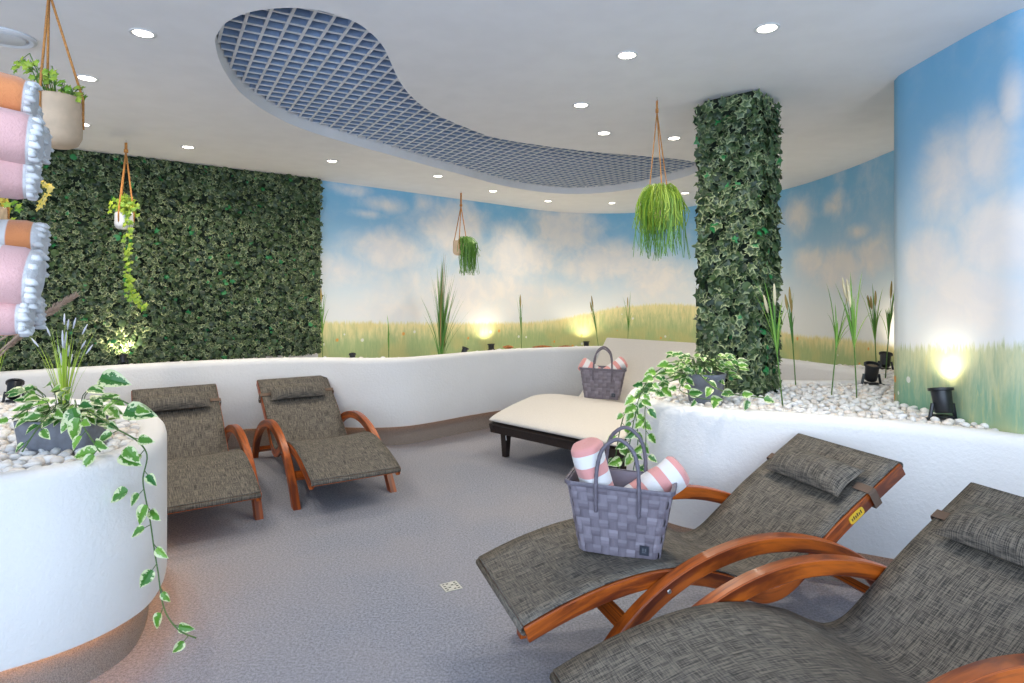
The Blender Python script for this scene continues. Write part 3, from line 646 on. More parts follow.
# ------------------------------------------------------------------ baskets and towels
def make_basket(label):
    R = empty('woven_basket', (0, 0, 0), 0, label, 'basket', 'woven grey baskets'); W0, D0, W1, D1, H = .32, .17, .42, .21, .285
    per = lambda W, D: 2 * (W + D); NC, NR, K = 30, 8, 3
    def ring(t, v):           # t 0..1 around, v height
        W = W0 + (W1 - W0) * v; D = D0 + (D1 - D0) * v; L = per(W, D); s = (t % 1) * L
        if s < W: p = Vector((-W / 2 + s, -D / 2)); n = Vector((0, -1))
        elif s < W + D: p = Vector((W / 2, -D / 2 + s - W)); n = Vector((1, 0))
        elif s < 2 * W + D: p = Vector((W / 2 - (s - W - D), D / 2)); n = Vector((0, 1))
        else: p = Vector((-W / 2, D / 2 - (s - 2 * W - D))); n = Vector((-1, 0))
        c = min(1, min(W / 2 - abs(p.x), 99) / .03) if n.y else min(1, (D / 2 - abs(p.y)) / .03)
        p = p - Vector((math.copysign(1, p.x), math.copysign(1, p.y))) * (.010 * (1 - c) ** 2); return p, n
    m = MB()
    for c in range(NC):
        for r in range(NR):
            over = (c + r) % 2 == 0; rows = []
            for i in range(K + 1):
                row = []
                for j in range(K + 1):
                    u = (c + j / K) / NC; v = (r + i / K) / NR; p, n = ring(u, v)
                    bu = sin(pi * j / K); bv = sin(pi * i / K); d = (.0035 * bu if not over else .0035 * bv) + (.002 if over else 0)
                    row.append((p.x + n.x * d, p.y + n.y * d, H * v))
                rows.append(row)
            m.grid(rows)
    m.build('woven_body', M['basket'], R)
    m = MB(); rows = []
    for v, ins in ((1, .002), (1, .008), (.04, .010)): rows.append([(ring(k / 68, v)[0].x * (1 - ins * 4), ring(k / 68, v)[0].y * (1 - ins * 8), H * v) for k in range(68)])
    m.grid(rows, close_u=True); m.f.append(tuple(range(2 * 68, 3 * 68))); m.build('lining', M['basket'], R)
    m = MB(); ps_ = [(*(ring(k / 68, 1)[0] * 1.006), H) for k in range(69)]; 
    rows = [[(p[0] * (1 + o_ / .2 * .2), p[1] * (1 + o_), H + dz) for p in ps_[:-1]] for o_, dz in ((.03, -.014), (.045, -.012), (.045, .002), (.03, .005), (-.01, .004))]; m.grid(rows, close_u=True); m.build('rim_band', M['handle'], R, auto=40)
    for s in (-1, 1):
        yb = s * (D1 / 2 + .004); y0 = s * (D0 / 2 + (D1 - D0) / 2 * .62 + .007); m = MB()
        pts = crom([(-.085, y0, H * .62), (-.085, yb + s * .004, H * .85), (-.085, yb + s * .004, H), (-.08, yb, H + .08), (-.058, yb * .95, H + .15), (0, yb * .9, H + .19), (.058, yb * .95, H + .15), (.08, yb, H + .08), (.085, yb + s * .004, H), (.085, yb + s * .004, H * .85), (.085, y0, H * .62)], 6)
        m.tube(pts, [.0095 + .0012 * (i % 2) for i in range(len(pts))], 8, flat=.8); m.build('handle', M['handle'], R, smooth=True)
    m = MB(); m.box((.107, -(D0 / 2 + .0165), .045), (.036, .003, .036), Matrix.Rotation(radians(-4), 3, 'X')); o = m.build('badge', M['badge'], R); o['label'] = 'small square black badge'
    m = MB(); m.box((.102, -(D0 / 2 + .0185), .048), (.006, .001, .012)); m.box((.112, -(D0 / 2 + .0185), .048), (.006, .001, .012)); m.box((.107, -(D0 / 2 + .0185), .038), (.016, .001, .003)); m.build('emblem', M['badge_mark'], o)
    return R
BA = make_basket('large grey woven basket with two striped towels on the near lounger'); BB = copy_tree(BA); BB['label'] = 'far grey woven basket standing on the cream daybed'
BA.scale = (.9, .9, .9); BA.location = (.455 * KA, 2.56 * KA, CAMZ - (CAMZ - .338) * KA); BA.rotation_euler = (radians(2), radians(1), radians(-19))
BB.scale = (.96, .96, .96); BB.location = (.82, 5.58, .446); BB.rotation_euler = (0, radians(2), radians(-10))

def towel_mesh(L, r, mat, ax='Z', name='rolled_towel', flat=.85):
    m = MB(); n = 28; rows = []; K = 16
    for i in range(K + 1):
        t = i / K; z = -L / 2 + L * t; e = min(1, min(t, 1 - t) * K / 1.2 + .0); rr = r * (.80 + .20 * sqrt(e)); row = []
        for k in range(n):
            a = 2 * pi * k / n; q_ = rr * (1 + .07 * sin(2 * a + 1 + t * 2.5) + .03 * sin(5 * a + t * 7) + .02 * sin(t * 13 + a)); x, y = q_ * cos(a), q_ * sin(a) * flat
            row.append((x, y, z) if ax == 'Z' else (z, x, y))
        rows.append(row)
    b0 = m.grid(rows, close_u=True)
    for end, zz in ((0, -L / 2), (K, L / 2)):             # coiled end
        prev = rows[end]; last = [b0 + end * n + k for k in range(n)]
        for j, f in enumerate((.82, .66, .5, .34, .18, .02)):
            dz = (-.006 if j % 2 == 0 else .003) * (1 if end else -1); new = []
            for k in range(n):
                p = prev[k]
                if ax == 'Z': v = (p[0] * f, p[1] * f, zz + dz)
                else: v = (zz + dz, p[1] * f, p[2] * f)
                new.append(m.vert(v))
            for k in range(n): m.f.append((last[k], last[(k + 1) % n], new[(k + 1) % n], new[k]))
            last = new
        m.f.append(tuple(last))
    return m.mesh(name, mat, True)
TM = towel_mesh(.24, .074, M['towel_pink'])
def towel(loc, direction, label, grp='rolled pink and white towels in the baskets'):
    o = bpy.data.objects.new('rolled_towel', TM); o.location = loc; o.rotation_euler = Vector(direction).to_track_quat('Z', 'Y').to_euler(); col.objects.link(o); return tag(o, label, 'towel', grp)
towel(P(594, 471, 2.29) + Vector((0, .0, -.01)), (-.30, -.02, 1), 'striped rolled towel upright at the left of the near basket')
towel(P(655, 487, 2.29), (.95, .12, .62), 'striped rolled towel leaning out to the right of the near basket')
t3 = towel(P(592, 370, 5.58), (-.85, .1, .5), 'striped rolled towel at the left of the far basket'); t4 = towel(P(614, 369, 5.58), (.8, .1, .55), 'striped rolled towel at the right of the far basket')

# towels on the rack at the left edge
rack = empty('towel_rack', (-1.23, 1.04, 0), radians(39), 'wooden towel rack standing just outside the left edge', 'rack')
for z in (1.315, 1.625):
    m = MB(); m.box((.0, 0, z - .012), (.40, .24, .02)); m.build('shelf', M['shelf_wood'], rack)
for x in (-.18, .18):
    for y in (-.105, .105): m = MB(); m.box((x, y, .95), (.03, .03, 1.9)); m.build('post', M['shelf_wood'], rack)
shelf = [  # x end px, centre y px, half height px, depth, material, tilt, label
    (37, 79, 20, 1.25, 'towel_orange', .12, 'white towel with orange band, topmost on the upper stack'),
    (41, 101, 13, 1.38, 'towel_peach', .10, 'thin peach-banded towel second in the upper stack'),
    (42, 121, 24, 1.22, 'towel_rose', .1, 'rose-banded towel in the middle of the upper stack'),
    (48, 131, 20, 1.40, 'towel_orange', .05, 'orange-edged towel behind the middle of the upper stack'),
    (38, 162, 21, 1.26, 'towel_rose', .06, 'pale rose towel at the bottom of the upper stack'),
    (45, 233, 20, 1.38, 'towel_orange', .0, 'orange-banded towel at the back top of the lower stack'),
    (42, 254, 29, 1.22, 'towel_rose', .12, 'large rose-banded towel at the front of the lower stack'),
    (32, 299, 20, 1.22, 'towel_rose', .06, 'rose towel resting low at the front of the lower stack'),
    (43, 305, 16, 1.40, 'towel_peach', .0, 'peach towel tucked behind the lower stack'),
    (29, 318, 8, 1.32, 'towel_orange', .0, 'thin orange-banded towel under the lower stack')]
for i, (xe, yc, hh, D, mt, tl, lab) in enumerate(shelf):
    r = hh * D / FPX; o = bpy.data.objects.new('folded_towel', towel_mesh(.50, r, M[mt], 'X', 'folded_towel', 1.0)); o.scale = (1, 1.35, 1); p = P(xe, yc, D); rz = radians(34) + random.uniform(-.06, .06); o.location = (p.x - .25 * cos(rz), p.y - .25 * sin(rz), p.z - .02); o.rotation_euler = (random.uniform(-.3, .3), tl, rz); col.objects.link(o); tag(o, lab, 'towel', 'towels stacked at the left edge')
    m = MB()
    for k in range(22):
        a = 2 * pi * k / 22 + random.uniform(-.1, .1); rr = r * random.uniform(.70, .92); q0 = Vector((.235, rr * cos(a), rr * sin(a))); l_ = random.uniform(.010, .022)
        m.tube([q0, q0 + Vector((l_ * .6, 0, 0)), q0 + Vector((l_, 0, -.004))], [.006, .0075, .003], 6)
    m.build('fringe', M['band'], o, smooth=True)['kind'] = 'stuff'

# ------------------------------------------------------------------ lamps
DL = [(143, 33), (87, 78), (82, 124), (188, 147), (332, 161), (438, 176), (493, 191), (548, 201), (612, 203), (627, 55), (581, 105), (604, 133), (674, 138), (767, 28), (685, 193)]
DLlab = ['ceiling downlight nearest the left end of the louvre opening, by itself at top left', 'ceiling downlight just right of the beige hanging pot', 'ceiling downlight at the lower edge of the beige hanging pot', 'ceiling downlight above the top edge of the ivy wall', 'ceiling downlight near the corner of ivy wall and mural', 'ceiling downlight left of the small hanging pot over the mural', 'ceiling downlight just right of the small hanging pot over the mural', 'ceiling downlight at the back, left of the pair under the louvre end', 'ceiling downlight at the back, nearest the far bend of the mural wall', 'ceiling downlight between louvre and pillar, nearest the camera of that row', 'ceiling downlight second in the row right of the louvre', 'ceiling downlight left of the rope of the grassy hanging plant', 'ceiling downlight right of the rope of the grassy hanging plant', 'large ceiling downlight above and right of the ivy pillar', 'ceiling downlight partly behind the pillar ivy at the tip of the louvre']
first = None
for i, (px, py) in enumerate(DL):
    p = Pz(px, py, CEIL)
    if first is None:
        first = empty('ceiling_downlight', p, 0, DLlab[0], 'ceiling light', 'recessed ceiling downlights')
        m = MB(); m.lathe((0, 0, 0), [(.056, -.0005), (.056, -.004), (.050, -.006), (.042, -.004), (.040, .002)], 28); m.build('trim_ring', M['lamp_ring'], first, auto=50)
        m = MB(); m.lathe((0, 0, 0), [(.040, -.002), (.03, -.004), (.0005, -.005)], 24); m.build('lens', M['lamp'], first, smooth=True)
        o = first
    else: o = copy_tree(first); o.location = p; o['label'] = DLlab[i]
    spot('downlight_beam', (p.x, p.y, CEIL - .012), (p.x, p.y, 0), 46, 150, (1, .89, .74), 1, .04)
# round ceiling speaker / vent at the left corner
p = Pz(4, 36, CEIL); V = empty('ceiling_vent', p, 0, 'round white ceiling vent at the top left corner', 'vent')
m = MB(); m.lathe((0, 0, 0), [(.125, -.001), (.125, -.008), (.11, -.016), (.095, -.012), (.09, -.002)], 40); m.build('ring', M['white_plastic'], V, auto=40)
m = MB(); m.lathe((0, 0, 0), [(.085, -.006), (.08, -.014), (.04, -.02), (.0005, -.02)], 40); m.build('disc', M['white_plastic'], V, auto=40)

def uplight(pos, aim, label, lit, power=0, size=1.0, name='garden_spotlight', ang=150):
    pos = Vector(pos); d = (Vector(aim) - pos); d.normalize(); R = empty(name, pos, 0, label, 'spotlight', 'black spotlights in the gravel')
    Rm = d.to_track_quat('Z', 'Y').to_matrix(); c = Vector((0, 0, .055 * size)); s = size
    m = MB(); m.lathe(c, [(.0005, -.035 * s), (.026 * s, -.035 * s), (.030 * s, -.03 * s), (.033 * s, .045 * s), (.041 * s, .047 * s), (.041 * s, .056 * s), (.033 * s, .057 * s), (.031 * s, .04 * s)], 24, Rm); m.build('housing', M['black'], R, auto=40)
    m = MB(); m.lathe(c, [(.031 * s, .043 * s), (.0005, .046 * s)], 20, Rm); m.build('lens', M['bulb'] if lit else M['lens_off'], R, smooth=True)
    side = d.cross(Vector((0, 0, 1))); side = side.normalized() if side.length > .05 else Vector((1, 0, 0))
    m = MB(); m.tube([c + side * .036 * s, side * .045 * s + Vector((0, 0, .004)), side * .062 * s + Vector((0, 0, -.006))], .0065 * s, 6); m.tube([c - side * .036 * s, -side * .045 * s + Vector((0, 0, .004)), -side * .062 * s + Vector((0, 0, -.006))], .0065 * s, 6); m.box((0, 0, .006 * s), (.05 * s, .05 * s, .012 * s)); m.build('bracket', M['black'], R, auto=50)
    if lit: q_ = pos + c + d * .075 * s; spot('uplight_beam', q_, q_ + d, power, ang, (1, .85, .60), .85, .02)
UP = [((13, 393, .80), (-.3, .55, .9), 'black spotlight among the bright grass on the round planter', True, 8, 1.05),
      ((122, 362, .785), (-.25, .35, .9), 'small spotlight glowing at the foot of the ivy wall', True, 10, .8),
      ((348, 359, .775), (-.15, .45, .9), 'small spotlight on the back rim right of the ivy wall', True, 4, .8),
      ((459, 354, .76), (.3, .3, .9), 'unlit small black spotlight left of the tall reed clump edge on the rim', False, 0, .9),
      ((499, 350, .79), (-.4, .5, .8), 'black spotlight behind the back rim lighting the mural left of the daybed', True, 12, 1.2),
      ((871, 388, .79), (-.05, -.3, .9), 'unlit black spotlight facing up in the gravel right of the reeds', False, 0, 1.25),
      ((885, 377, .79), (.18, .5, .95), 'black spotlight at the edge of the right mural wall, glowing behind it', True, 9, 1.2),
      ((931, 414, .80), (.04, .35, .93), 'black spotlight in front of the right mural wall', True, 12, 1.30)]
for (px, py, z), d, lab, lit, pw, s in UP:
    b = Pz(px, py, z)
    if px == 931: b = Vector((2.062, 2.93, .80)); d = (.01, .22, .95); pw = 3.2
    if px == 13: b = Vector((-2.80, 3.44, .79))
    if px == 122: b = Vector((-3.31, 5.21, .785))
    if px == 348: b = Vector((-1.49, 5.72, .745))
    if px == 459: b = Vector((-.49, 6.24, .745))
    if px == 499: b = Vector((-.27, 8.02, .60)); d = (-.05, .1, .95); pw = 5
    if px == 885: b = Vector((3.00, 4.92, .785)); d = (.25, .3, .85); pw = 8
    if px == 871: b = Vector((2.36, 4.02, .80))
    uplight(b, b + Vector(d), lab, lit, pw * 1.5, s)
b = Vector((1.10, 9.05, .55)); uplight(b, b + Vector((.0, .15, .95)), 'spotlight hidden low behind the back rim beside the daybed, only its glow showing', True, 7, 1.2)

# ------------------------------------------------------------------ reeds and grasses
def reed(base, lean, h, label, n=6, spike='spike', bmat='blade', spread=.10, stemfrac=.42, bw=.013, nsp=2, seed=0, name='reed_plant', stems=1):
    rs = random.Random(seed); R = empty(name, base, 0, label, 'reed', 'artificial reeds in the gravel'); lean = Vector(lean)
    m = MB(); top = lean * h + Vector((0, 0, h)); sp = top * stemfrac
    m.tube([(0, 0, -.03), sp * .5, sp], .0035, 6)
    tips = []
    for k in range(nsp):
        a = rs.uniform(0, 6.28); tp = top * rs.uniform(.82, 1) + Vector((cos(a), sin(a), 0)) * spread * .35; m.tube([sp, sp.lerp(tp, .5) + Vector((0, 0, .01)), tp], .002, 5); tips.append((sp.lerp(tp, .68), tp))
    m.build('stem', M['stem'], R, smooth=True)
    m = MB()
    for k in range(n + 3):
        a = 2 * pi * k / (n + 3) + rs.uniform(-.4, .4); hh = rs.uniform(.6, 1.0); tp = top * hh + Vector((cos(a), sin(a) * .7, 0)) * spread * rs.uniform(.4, 1.2); b0 = sp * rs.uniform(.85, 1.02)
        blade(m, b0, tp, Vector((cos(a), sin(a), .3)) * -.02 + Vector((0, 0, .06)), bw, 7, a + pi / 2)
    m.build('blades', M[bmat], R)
    m = MB()
    for a, b in tips:
        pts = [a.lerp(b, t) for t in (0, .2, .4, .6, .8, 1)]; m.tube(pts, [.003, .007, .0085, .008, .006, .002], 7)
    if tips: m.build('seed_head', M[spike], R, smooth=True)
    return R
G = [ # base px, z, top px, label, kwargs
 ((783, 404), .80, (766, 278), 'reed with pale plume at the right edge of the ivy pillar', dict(spike='spike_pale', n=7, nsp=2, spread=.09)),
 ((796, 386), .79, (788, 284), 'thin dark reed with brown spikes right of the pillar', dict(spike='spike', n=4, nsp=3, spread=.07, bmat='blade_dark')),
 ((831, 396), .80, (846, 282), 'green reed leaning right in the gravel, left of the pale-plumed one', dict(nsp=1, n=7, spread=.11, spike='spike_pale', bw=.013)),
 ((857, 398), .80, (847, 268), 'reed with pale yellow plumes in the middle of the right gravel', dict(spike='spike_pale', nsp=3, n=6, spread=.12, bw=.014)),
 ((877, 380), .79, (872, 280), 'yellow-green reed with brown spikes behind the unlit spotlight', dict(nsp=3, n=6, spread=.09)),
 ((885, 380), .79, (896, 276), 'reed touching the edge of the right mural wall', dict(nsp=2, n=6, spread=.09, bw=.013)),
 ((323, 352), None, (322, 285), 'small reed where the ivy wall meets the mural', dict(nsp=1, n=5, spread=.10, D=6.2)),
 ((389, 357), None, (388, 313), 'thin single reed left of the big reed clump', dict(nsp=0, n=3, spread=.02, D=5.9, stemfrac=.3, bw=.018)),
 ((522, 350), None, (520, 294), 'slim reed with brown tip between the two glowing spots', dict(nsp=1, n=4, spread=.07, D=6.75)),
 ((601, 347), None, (590, 294), 'dark reed leaning left above the far basket', dict(nsp=2, n=3, spread=.05, D=7.0, bmat='blade_dark')),
 ((627, 345), None, (630, 290), 'slim reed right of the leaning one, above the daybed back', dict(nsp=1, n=5, spread=.09, D=7.6)),
]
for i, ((bx, by), z, (tx, ty), lab, kw) in enumerate(G):
    D = kw.pop('D', None)
    if D is None: b = Pz(bx, by, z); D = b.y
    else:
        b = P(bx, by, D); zz = bedz_far(b.x, b.y); b.z = zz + .0
    t = P(tx, ty, D); h = t.z - b.z; reed(b, ((t.x - b.x) / h, (i % 3 - 1) * .04, 0), h, lab, seed=i, **kw)
# the big clump
b = P(441, 357, 6.15); b.z = bedz_far(b.x, b.y); R = empty('reed_clump', b, 0, 'tall thick clump of reeds on the back planter under the small hanging pot', 'reed'); rs = random.Random(44); m = MB()
hh = P(441, 248, 6.15).z - b.z
for k in range(80):
    a = rs.uniform(0, 6.28); r = abs(rs.gauss(0, .13)); h = hh * rs.uniform(.55, 1.0) * (1 - r * 1.2); blade(m, (rs.uniform(-.02, .02), rs.uniform(-.02, .02), 0), (cos(a) * r + .01, sin(a) * r, h), Vector((cos(a), sin(a), 0)) * -r * .4, .016, 8, a + pi / 2)
m.build('green_blades', M['blade_dark'], R); m = MB()
for k in range(7):
    a = rs.uniform(-1, 1); blade(m, (0, 0, 0), (.02 + a * .08 + .04, rs.uniform(-.08, .08), hh * rs.uniform(.6, .98)), (-.02, 0, 0), .018, 8, rs.uniform(0, 3))
o = m.build('dry_blades', M['blade_tan'], R); o['label'] = 'tan dry blades'
# lime grass with grey spikes on the round planter
def lime(base, h, n, spread, label, spikes, seed):
    R = empty('grass_tuft', base, 0, label, 'grass'); rs = random.Random(seed); m = MB(); m2 = MB()
    for k in range(n):
        a = rs.uniform(0, 6.28); r = abs(rs.gauss(0, 1)) * spread; hk = h * rs.uniform(.6, 1.0); tp = Vector((cos(a) * r, sin(a) * r, hk)); blade(m, (cos(a) * .01, sin(a) * .01, -.01), tp, Vector((cos(a), sin(a), 0)) * -r * .5, .0075, 7, a + pi / 2)
        if k < spikes: d = (tp + Vector((cos(a) * r * 2, sin(a) * r * 2, .05 * h))).normalized(); q0 = tp - Vector((0, 0, .012)); m2.tube([q0, q0 + d * .025, q0 + d * .05], [.002, .0045, .0015], 5)
    m.build('blades', M['blade_lime'], R)
    if spikes: o = m2.build('flower_spikes', M['spike_blue'], R, smooth=True); o['label'] = 'pale grey flower spikes'; o['kind'] = 'stuff'
lime(Vector((-2.02, 2.76, .78)), .50, 56, .085, 'lime grass tuft with grey spikes behind the grey trough pot', 20, 1)
lime(Vector((-2.65, 3.12, .78)), .46, 50, .05, 'bright lime grass tuft at the left frame edge by the black spotlight', 0, 2)
# dry pampas stems at the left edge
for i, ((x0, y0, D0), (x1, y1, D1), lab) in enumerate((((-60, 410, 1.98), (74, 297, 2.3), 'long dry pampas stem reaching furthest right over the grass'), ((-75, 400, 2.0), (50, 314, 2.25), 'dry pampas stem with thick plume just below the towels'), ((-55, 425, 2.02), (38, 322, 2.3), 'dark dry stem lowest at the left edge'))):
    a, b = P(x0, y0, D0), P(x1, y1, D1); a = Vector((a.x, a.y, .79)) if False else a; R = empty('pampas_stem', (a.x, a.y, a.z), 0, lab, 'dried grass', 'dry pampas stems'); d = b - a; bend = Vector((0, 0, .03)); pt = lambda t: d * t + bend * 4 * t * (1 - t)
    m = MB(); m.tube([Vector((-.03, .02, .79 - a.z))] + [pt(t / 8) for t in range(1, 9)], .0035, 6); m.build('stem', M['pampas'], R, smooth=True)
    m = MB(); rs = random.Random(i)
    for k in range(300):
        t = .62 + .38 * rs.random() ** .8; p = pt(t); v = Vector((rs.gauss(0, 1), rs.gauss(0, 1), rs.gauss(0, 1))).normalized() * (.009 * (1.1 - abs(t - .8) * 1.8)) * 1.7 + d.normalized() * .02; m.tube([p, p + v], [.0022, .0006], 4, cap=False)
    m.build('plume', M['pampas'], R)

# ------------------------------------------------------------------ variegated vines in grey pots
def vine(ms, ml, pts, L, W, step, rs, face=Vector((0, -1, .2))):
    pts = crom(pts, 6); ms.tube(pts, .0028, 6); acc = 0; k = 0
    for i in range(1, len(pts)):
        acc += (pts[i] - pts[i - 1]).length
        if acc > step:
            acc = 0; k += 1; t = (pts[i] - pts[i - 1]).normalized(); s = 1 if k % 2 else -1
            side = Vector((s * rs.uniform(.5, 1), rs.uniform(-.5, -.05), rs.uniform(-.5, .25))) + t * .5; side.normalize(); q_ = pts[i] + side * .022
            ms.tube([pts[i], q_], .0016, 5); ll = L * rs.uniform(.65, 1.15); heart_leaf(ml, q_, side, face + Vector((rs.uniform(-.5, .5), rs.uniform(-.3, .3), rs.uniform(-.2, .7))), ll, ll * W)
def bushy(ms, ml, center, rad, n, L, rs, zup=.12):
    for k in range(n):
        a = rs.uniform(0, 6.28); r = rs.uniform(.3, 1); b = Vector(center) + Vector((cos(a) * rad[0] * .5 * r, sin(a) * rad[1] * .5 * r, 0)); e = Vector(center) + Vector((cos(a) * rad[0] * r, sin(a) * rad[1] * r, rs.uniform(-.05, zup))); ms.tube([b, b.lerp(e, .5) + Vector((0, 0, .03)), e], .0018, 5)
        heart_leaf(ml, e, Vector((cos(a), sin(a) - .3, rs.uniform(-.5, .4))), Vector((rs.uniform(-.4, .4), -.7, .9)), L * rs.uniform(.6, 1.1), L * .68 * rs.uniform(.7, 1))
def trough(R, sx, sy, h, t=.012):
    m = MB(); pts = []
    def rr(w_, d_, z): 
        o_ = []
        for k in range(32):
            a = 2 * pi * k / 32; o_.append((w_ / 2 * math.copysign(abs(cos(a)) ** .35, cos(a)), d_ / 2 * math.copysign(abs(sin(a)) ** .35, sin(a)), z))
        return o_
    rows = [rr(sx * .9, sy * .9, 0), rr(sx, sy, h), rr(sx - 2 * t, sy - 2 * t, h), rr(sx - 2 * t, sy - 2 * t, h - .03)]
    b0 = m.grid(rows, close_u=True); m.f.append(tuple(b0 + k for k in range(32))[::-1]); m.build('pot', M['pot_grey'], R, auto=40)
    m = MB(); k0 = m.grid([rr(sx - 2 * t, sy - 2 * t, h - .018), rr(.01, .01, h - .008)], close_u=True); m.f.append(tuple(k0 + 32 + k for k in range(32))); m.build('soil', M['soil'], R)
rs = random.Random(12)
c0 = Vector((-1.80, 2.45, .785)); R = empty('potted_pothos', c0, 0, 'variegated pothos in grey trough pot on the round planter, one vine hanging to the floor', 'potted plant'); trough(R, .30, .17, .115)
ms, ml = MB(), MB(); bushy(ms, ml, (0.02, 0, .12), (.17, .10), 78, .070, rs); 
rel = lambda pts, c: [Vector(p) - c for p in pts]
face = Vector((0, -1, .25))
vine(ms, ml, rel([P(78, 405, 2.42), P(95, 415, 2.33), P(115, 428, 2.27), P(136, 440, 2.25), P(147, 455, 2.23), P(143, 478, 2.22), P(145, 495, 2.22), P(150, 520, 2.22), P(154, 548, 2.22), P(158, 572, 2.22), P(162, 600, 2.21), P(168, 617, 2.20), P(180, 631, 2.18), P(196, 638, 2.15)], c0), .062, .66, .065, rs)
vine(ms, ml, rel([P(60, 402, 2.4), P(48, 415, 2.30), P(35, 432, 2.24), P(22, 452, 2.2)], c0), .06, .7, .05, rs)
vine(ms, ml, rel([P(75, 400, 2.4), P(80, 420, 2.26), P(92, 440, 2.2), P(100, 452, 2.17)], c0), .075, .7, .05, rs)
vine(ms, ml, rel([P(98, 398, 2.4), P(120, 400, 2.33), P(138, 410, 2.3)], c0), .085, .6, .06, rs)
vine(ms, ml, rel([P(40, 402, 2.42), P(25, 410, 2.4), P(12, 420, 2.38)], c0), .04, .7, .045, rs)
for (x, y, D, dx, dz, L) in ((100, 378, 2.38, 1, -.1, .12), (72, 408, 2.28, .3, -1, .1), (80, 418, 2.26, -.3, -.9, .1), (125, 411, 2.3, 1, -.05, .12), (96, 452, 2.19, -1, -.1, .085), (120, 455, 2.19, 1, -.4, .085), (128, 490, 2.2, -.9, -.5, .08), (147, 505, 2.19, -.5, -1, .08), (125, 448, 2.19, .8, -.7, .075)):
    heart_leaf(ml, P(x, y, D) - c0, Vector((dx, -.15, dz)), face + Vector((0, 0, .4)), L, L * .62)
ms.build('vine_stem', M['vine_stem'], R, smooth=True); ml.build('leaves', M['pothos'], R)
rs = random.Random(21); c0 = Vector((1.08, 3.42, .79)); R = empty('potted_pothos', c0, 0, 'variegated pothos in round grey pot at the foot of the ivy pillar', 'potted plant')
m = MB(); m.lathe((0, 0, 0), [(.0005, 0), (.085, 0), (.09, .01), (.108, .15), (.112, .155), (.112, .165), (.100, .165), (.098, .13)], 32); m.build('pot', M['pot_grey'], R, auto=40); m = MB(); m.lathe((0, 0, 0), [(.098, .145), (.0005, .15)], 24); m.build('soil', M['soil'], R)
ms, ml = MB(), MB(); bushy(ms, ml, (-.01, 0, .18), (.20, .12), 115, .060, rs, .09)
def lv(*pp): vine(ms, ml, rel([P(*p) for p in pp], c0), .065, .72, .045, rs)
lv((690, 368, 3.4), (668, 365, 3.35), (650, 378, 3.3), (640, 395, 3.22), (634, 420, 3.18), (628, 450, 3.16), (618, 470, 3.15))
lv((688, 372, 3.4), (665, 380, 3.35), (650, 392, 3.25), (645, 410, 3.18), (646, 435, 3.15), (644, 462, 3.15), (640, 480, 3.15))
lv((690, 375, 3.4), (660, 385, 3.3), (640, 393, 3.22), (627, 408, 3.2), (620, 430, 3.2), (616, 455, 3.2))
lv((690, 375, 3.4), (662, 372, 3.32), (645, 388, 3.25), (636, 410, 3.2), (638, 440, 3.17), (633, 472, 3.17))
lv((700, 375, 3.3), (712, 385, 3.2), (728, 393, 3.12), (748, 396, 3.1), (768, 398, 3.1))
lv((685, 380, 3.3), (680, 390, 3.2), (700, 398, 3.12), (716, 400, 3.1))
lv((705, 366, 3.35), (722, 366, 3.3), (738, 366, 3.3))
ms.build('vine_stem', M['vine_stem'], R, smooth=True); ml.build('leaves', M['pothos'], R)

# ------------------------------------------------------------------ hanging plants
def hanging(label, hook, knot_z, pot_c, pot_r, pot_h, potmat, ropes=3, rr=.004, tie=None):
    hook = Vector(hook); R = empty('hanging_plant', hook, 0, label, 'hanging plant'); pc_ = Vector(pot_c) - hook; kz = knot_z - hook.z
    m = MB(); m.tube([(0, 0, 0), (0, 0, -.012), (.006, 0, -.02), (.003, 0, -.03), (-.004, 0, -.026)], .0018, 6); m.build('hook', M['bolt'], R, smooth=True)
    m = MB(); m.tube([(0, 0, -.022), (0, 0, kz)], rr * 1.7, 8); m.tube([(0, 0, kz + .02), (0, 0, kz - .005)], rr * 2.6, 8)
    for k in range(ropes):
        a = 2 * pi * k / ropes + .5; e = pc_ + Vector((cos(a) * pot_r, sin(a) * pot_r, pot_h / 2)); e2 = pc_ + Vector((cos(a) * pot_r * 1.0, sin(a) * pot_r, -pot_h * .1)); m.tube([(0, 0, kz), (Vector((0, 0, kz))).lerp(e, .5), e, e2], rr, 6)
    m.build('rope', M['rope'], R, smooth=True)
    m = MB(); r, h = pot_r, pot_h; m.lathe(pc_, [(.0005, -h / 2), (r * .55, -h / 2), (r * .82, -h * .44), (r * .97, -h * .30), (r * 1.0, -h * .1), (r * .97, .0), (r * .985, .03 * h), (r * .965, .08 * h), (r * .98, .13 * h), (r * .96, .2 * h), (r * .975, .25 * h), (r * .95, h * .47), (r * .93, h / 2), (r * .86, h / 2), (r * .84, h * .35)], 32); m.build('pot', potmat, R, smooth=True)
    m = MB(); m.lathe(pc_, [(r * .84, h * .38), (.0005, h * .42)], 20); m.build('soil', M['soil'], R)
    return R, pc_
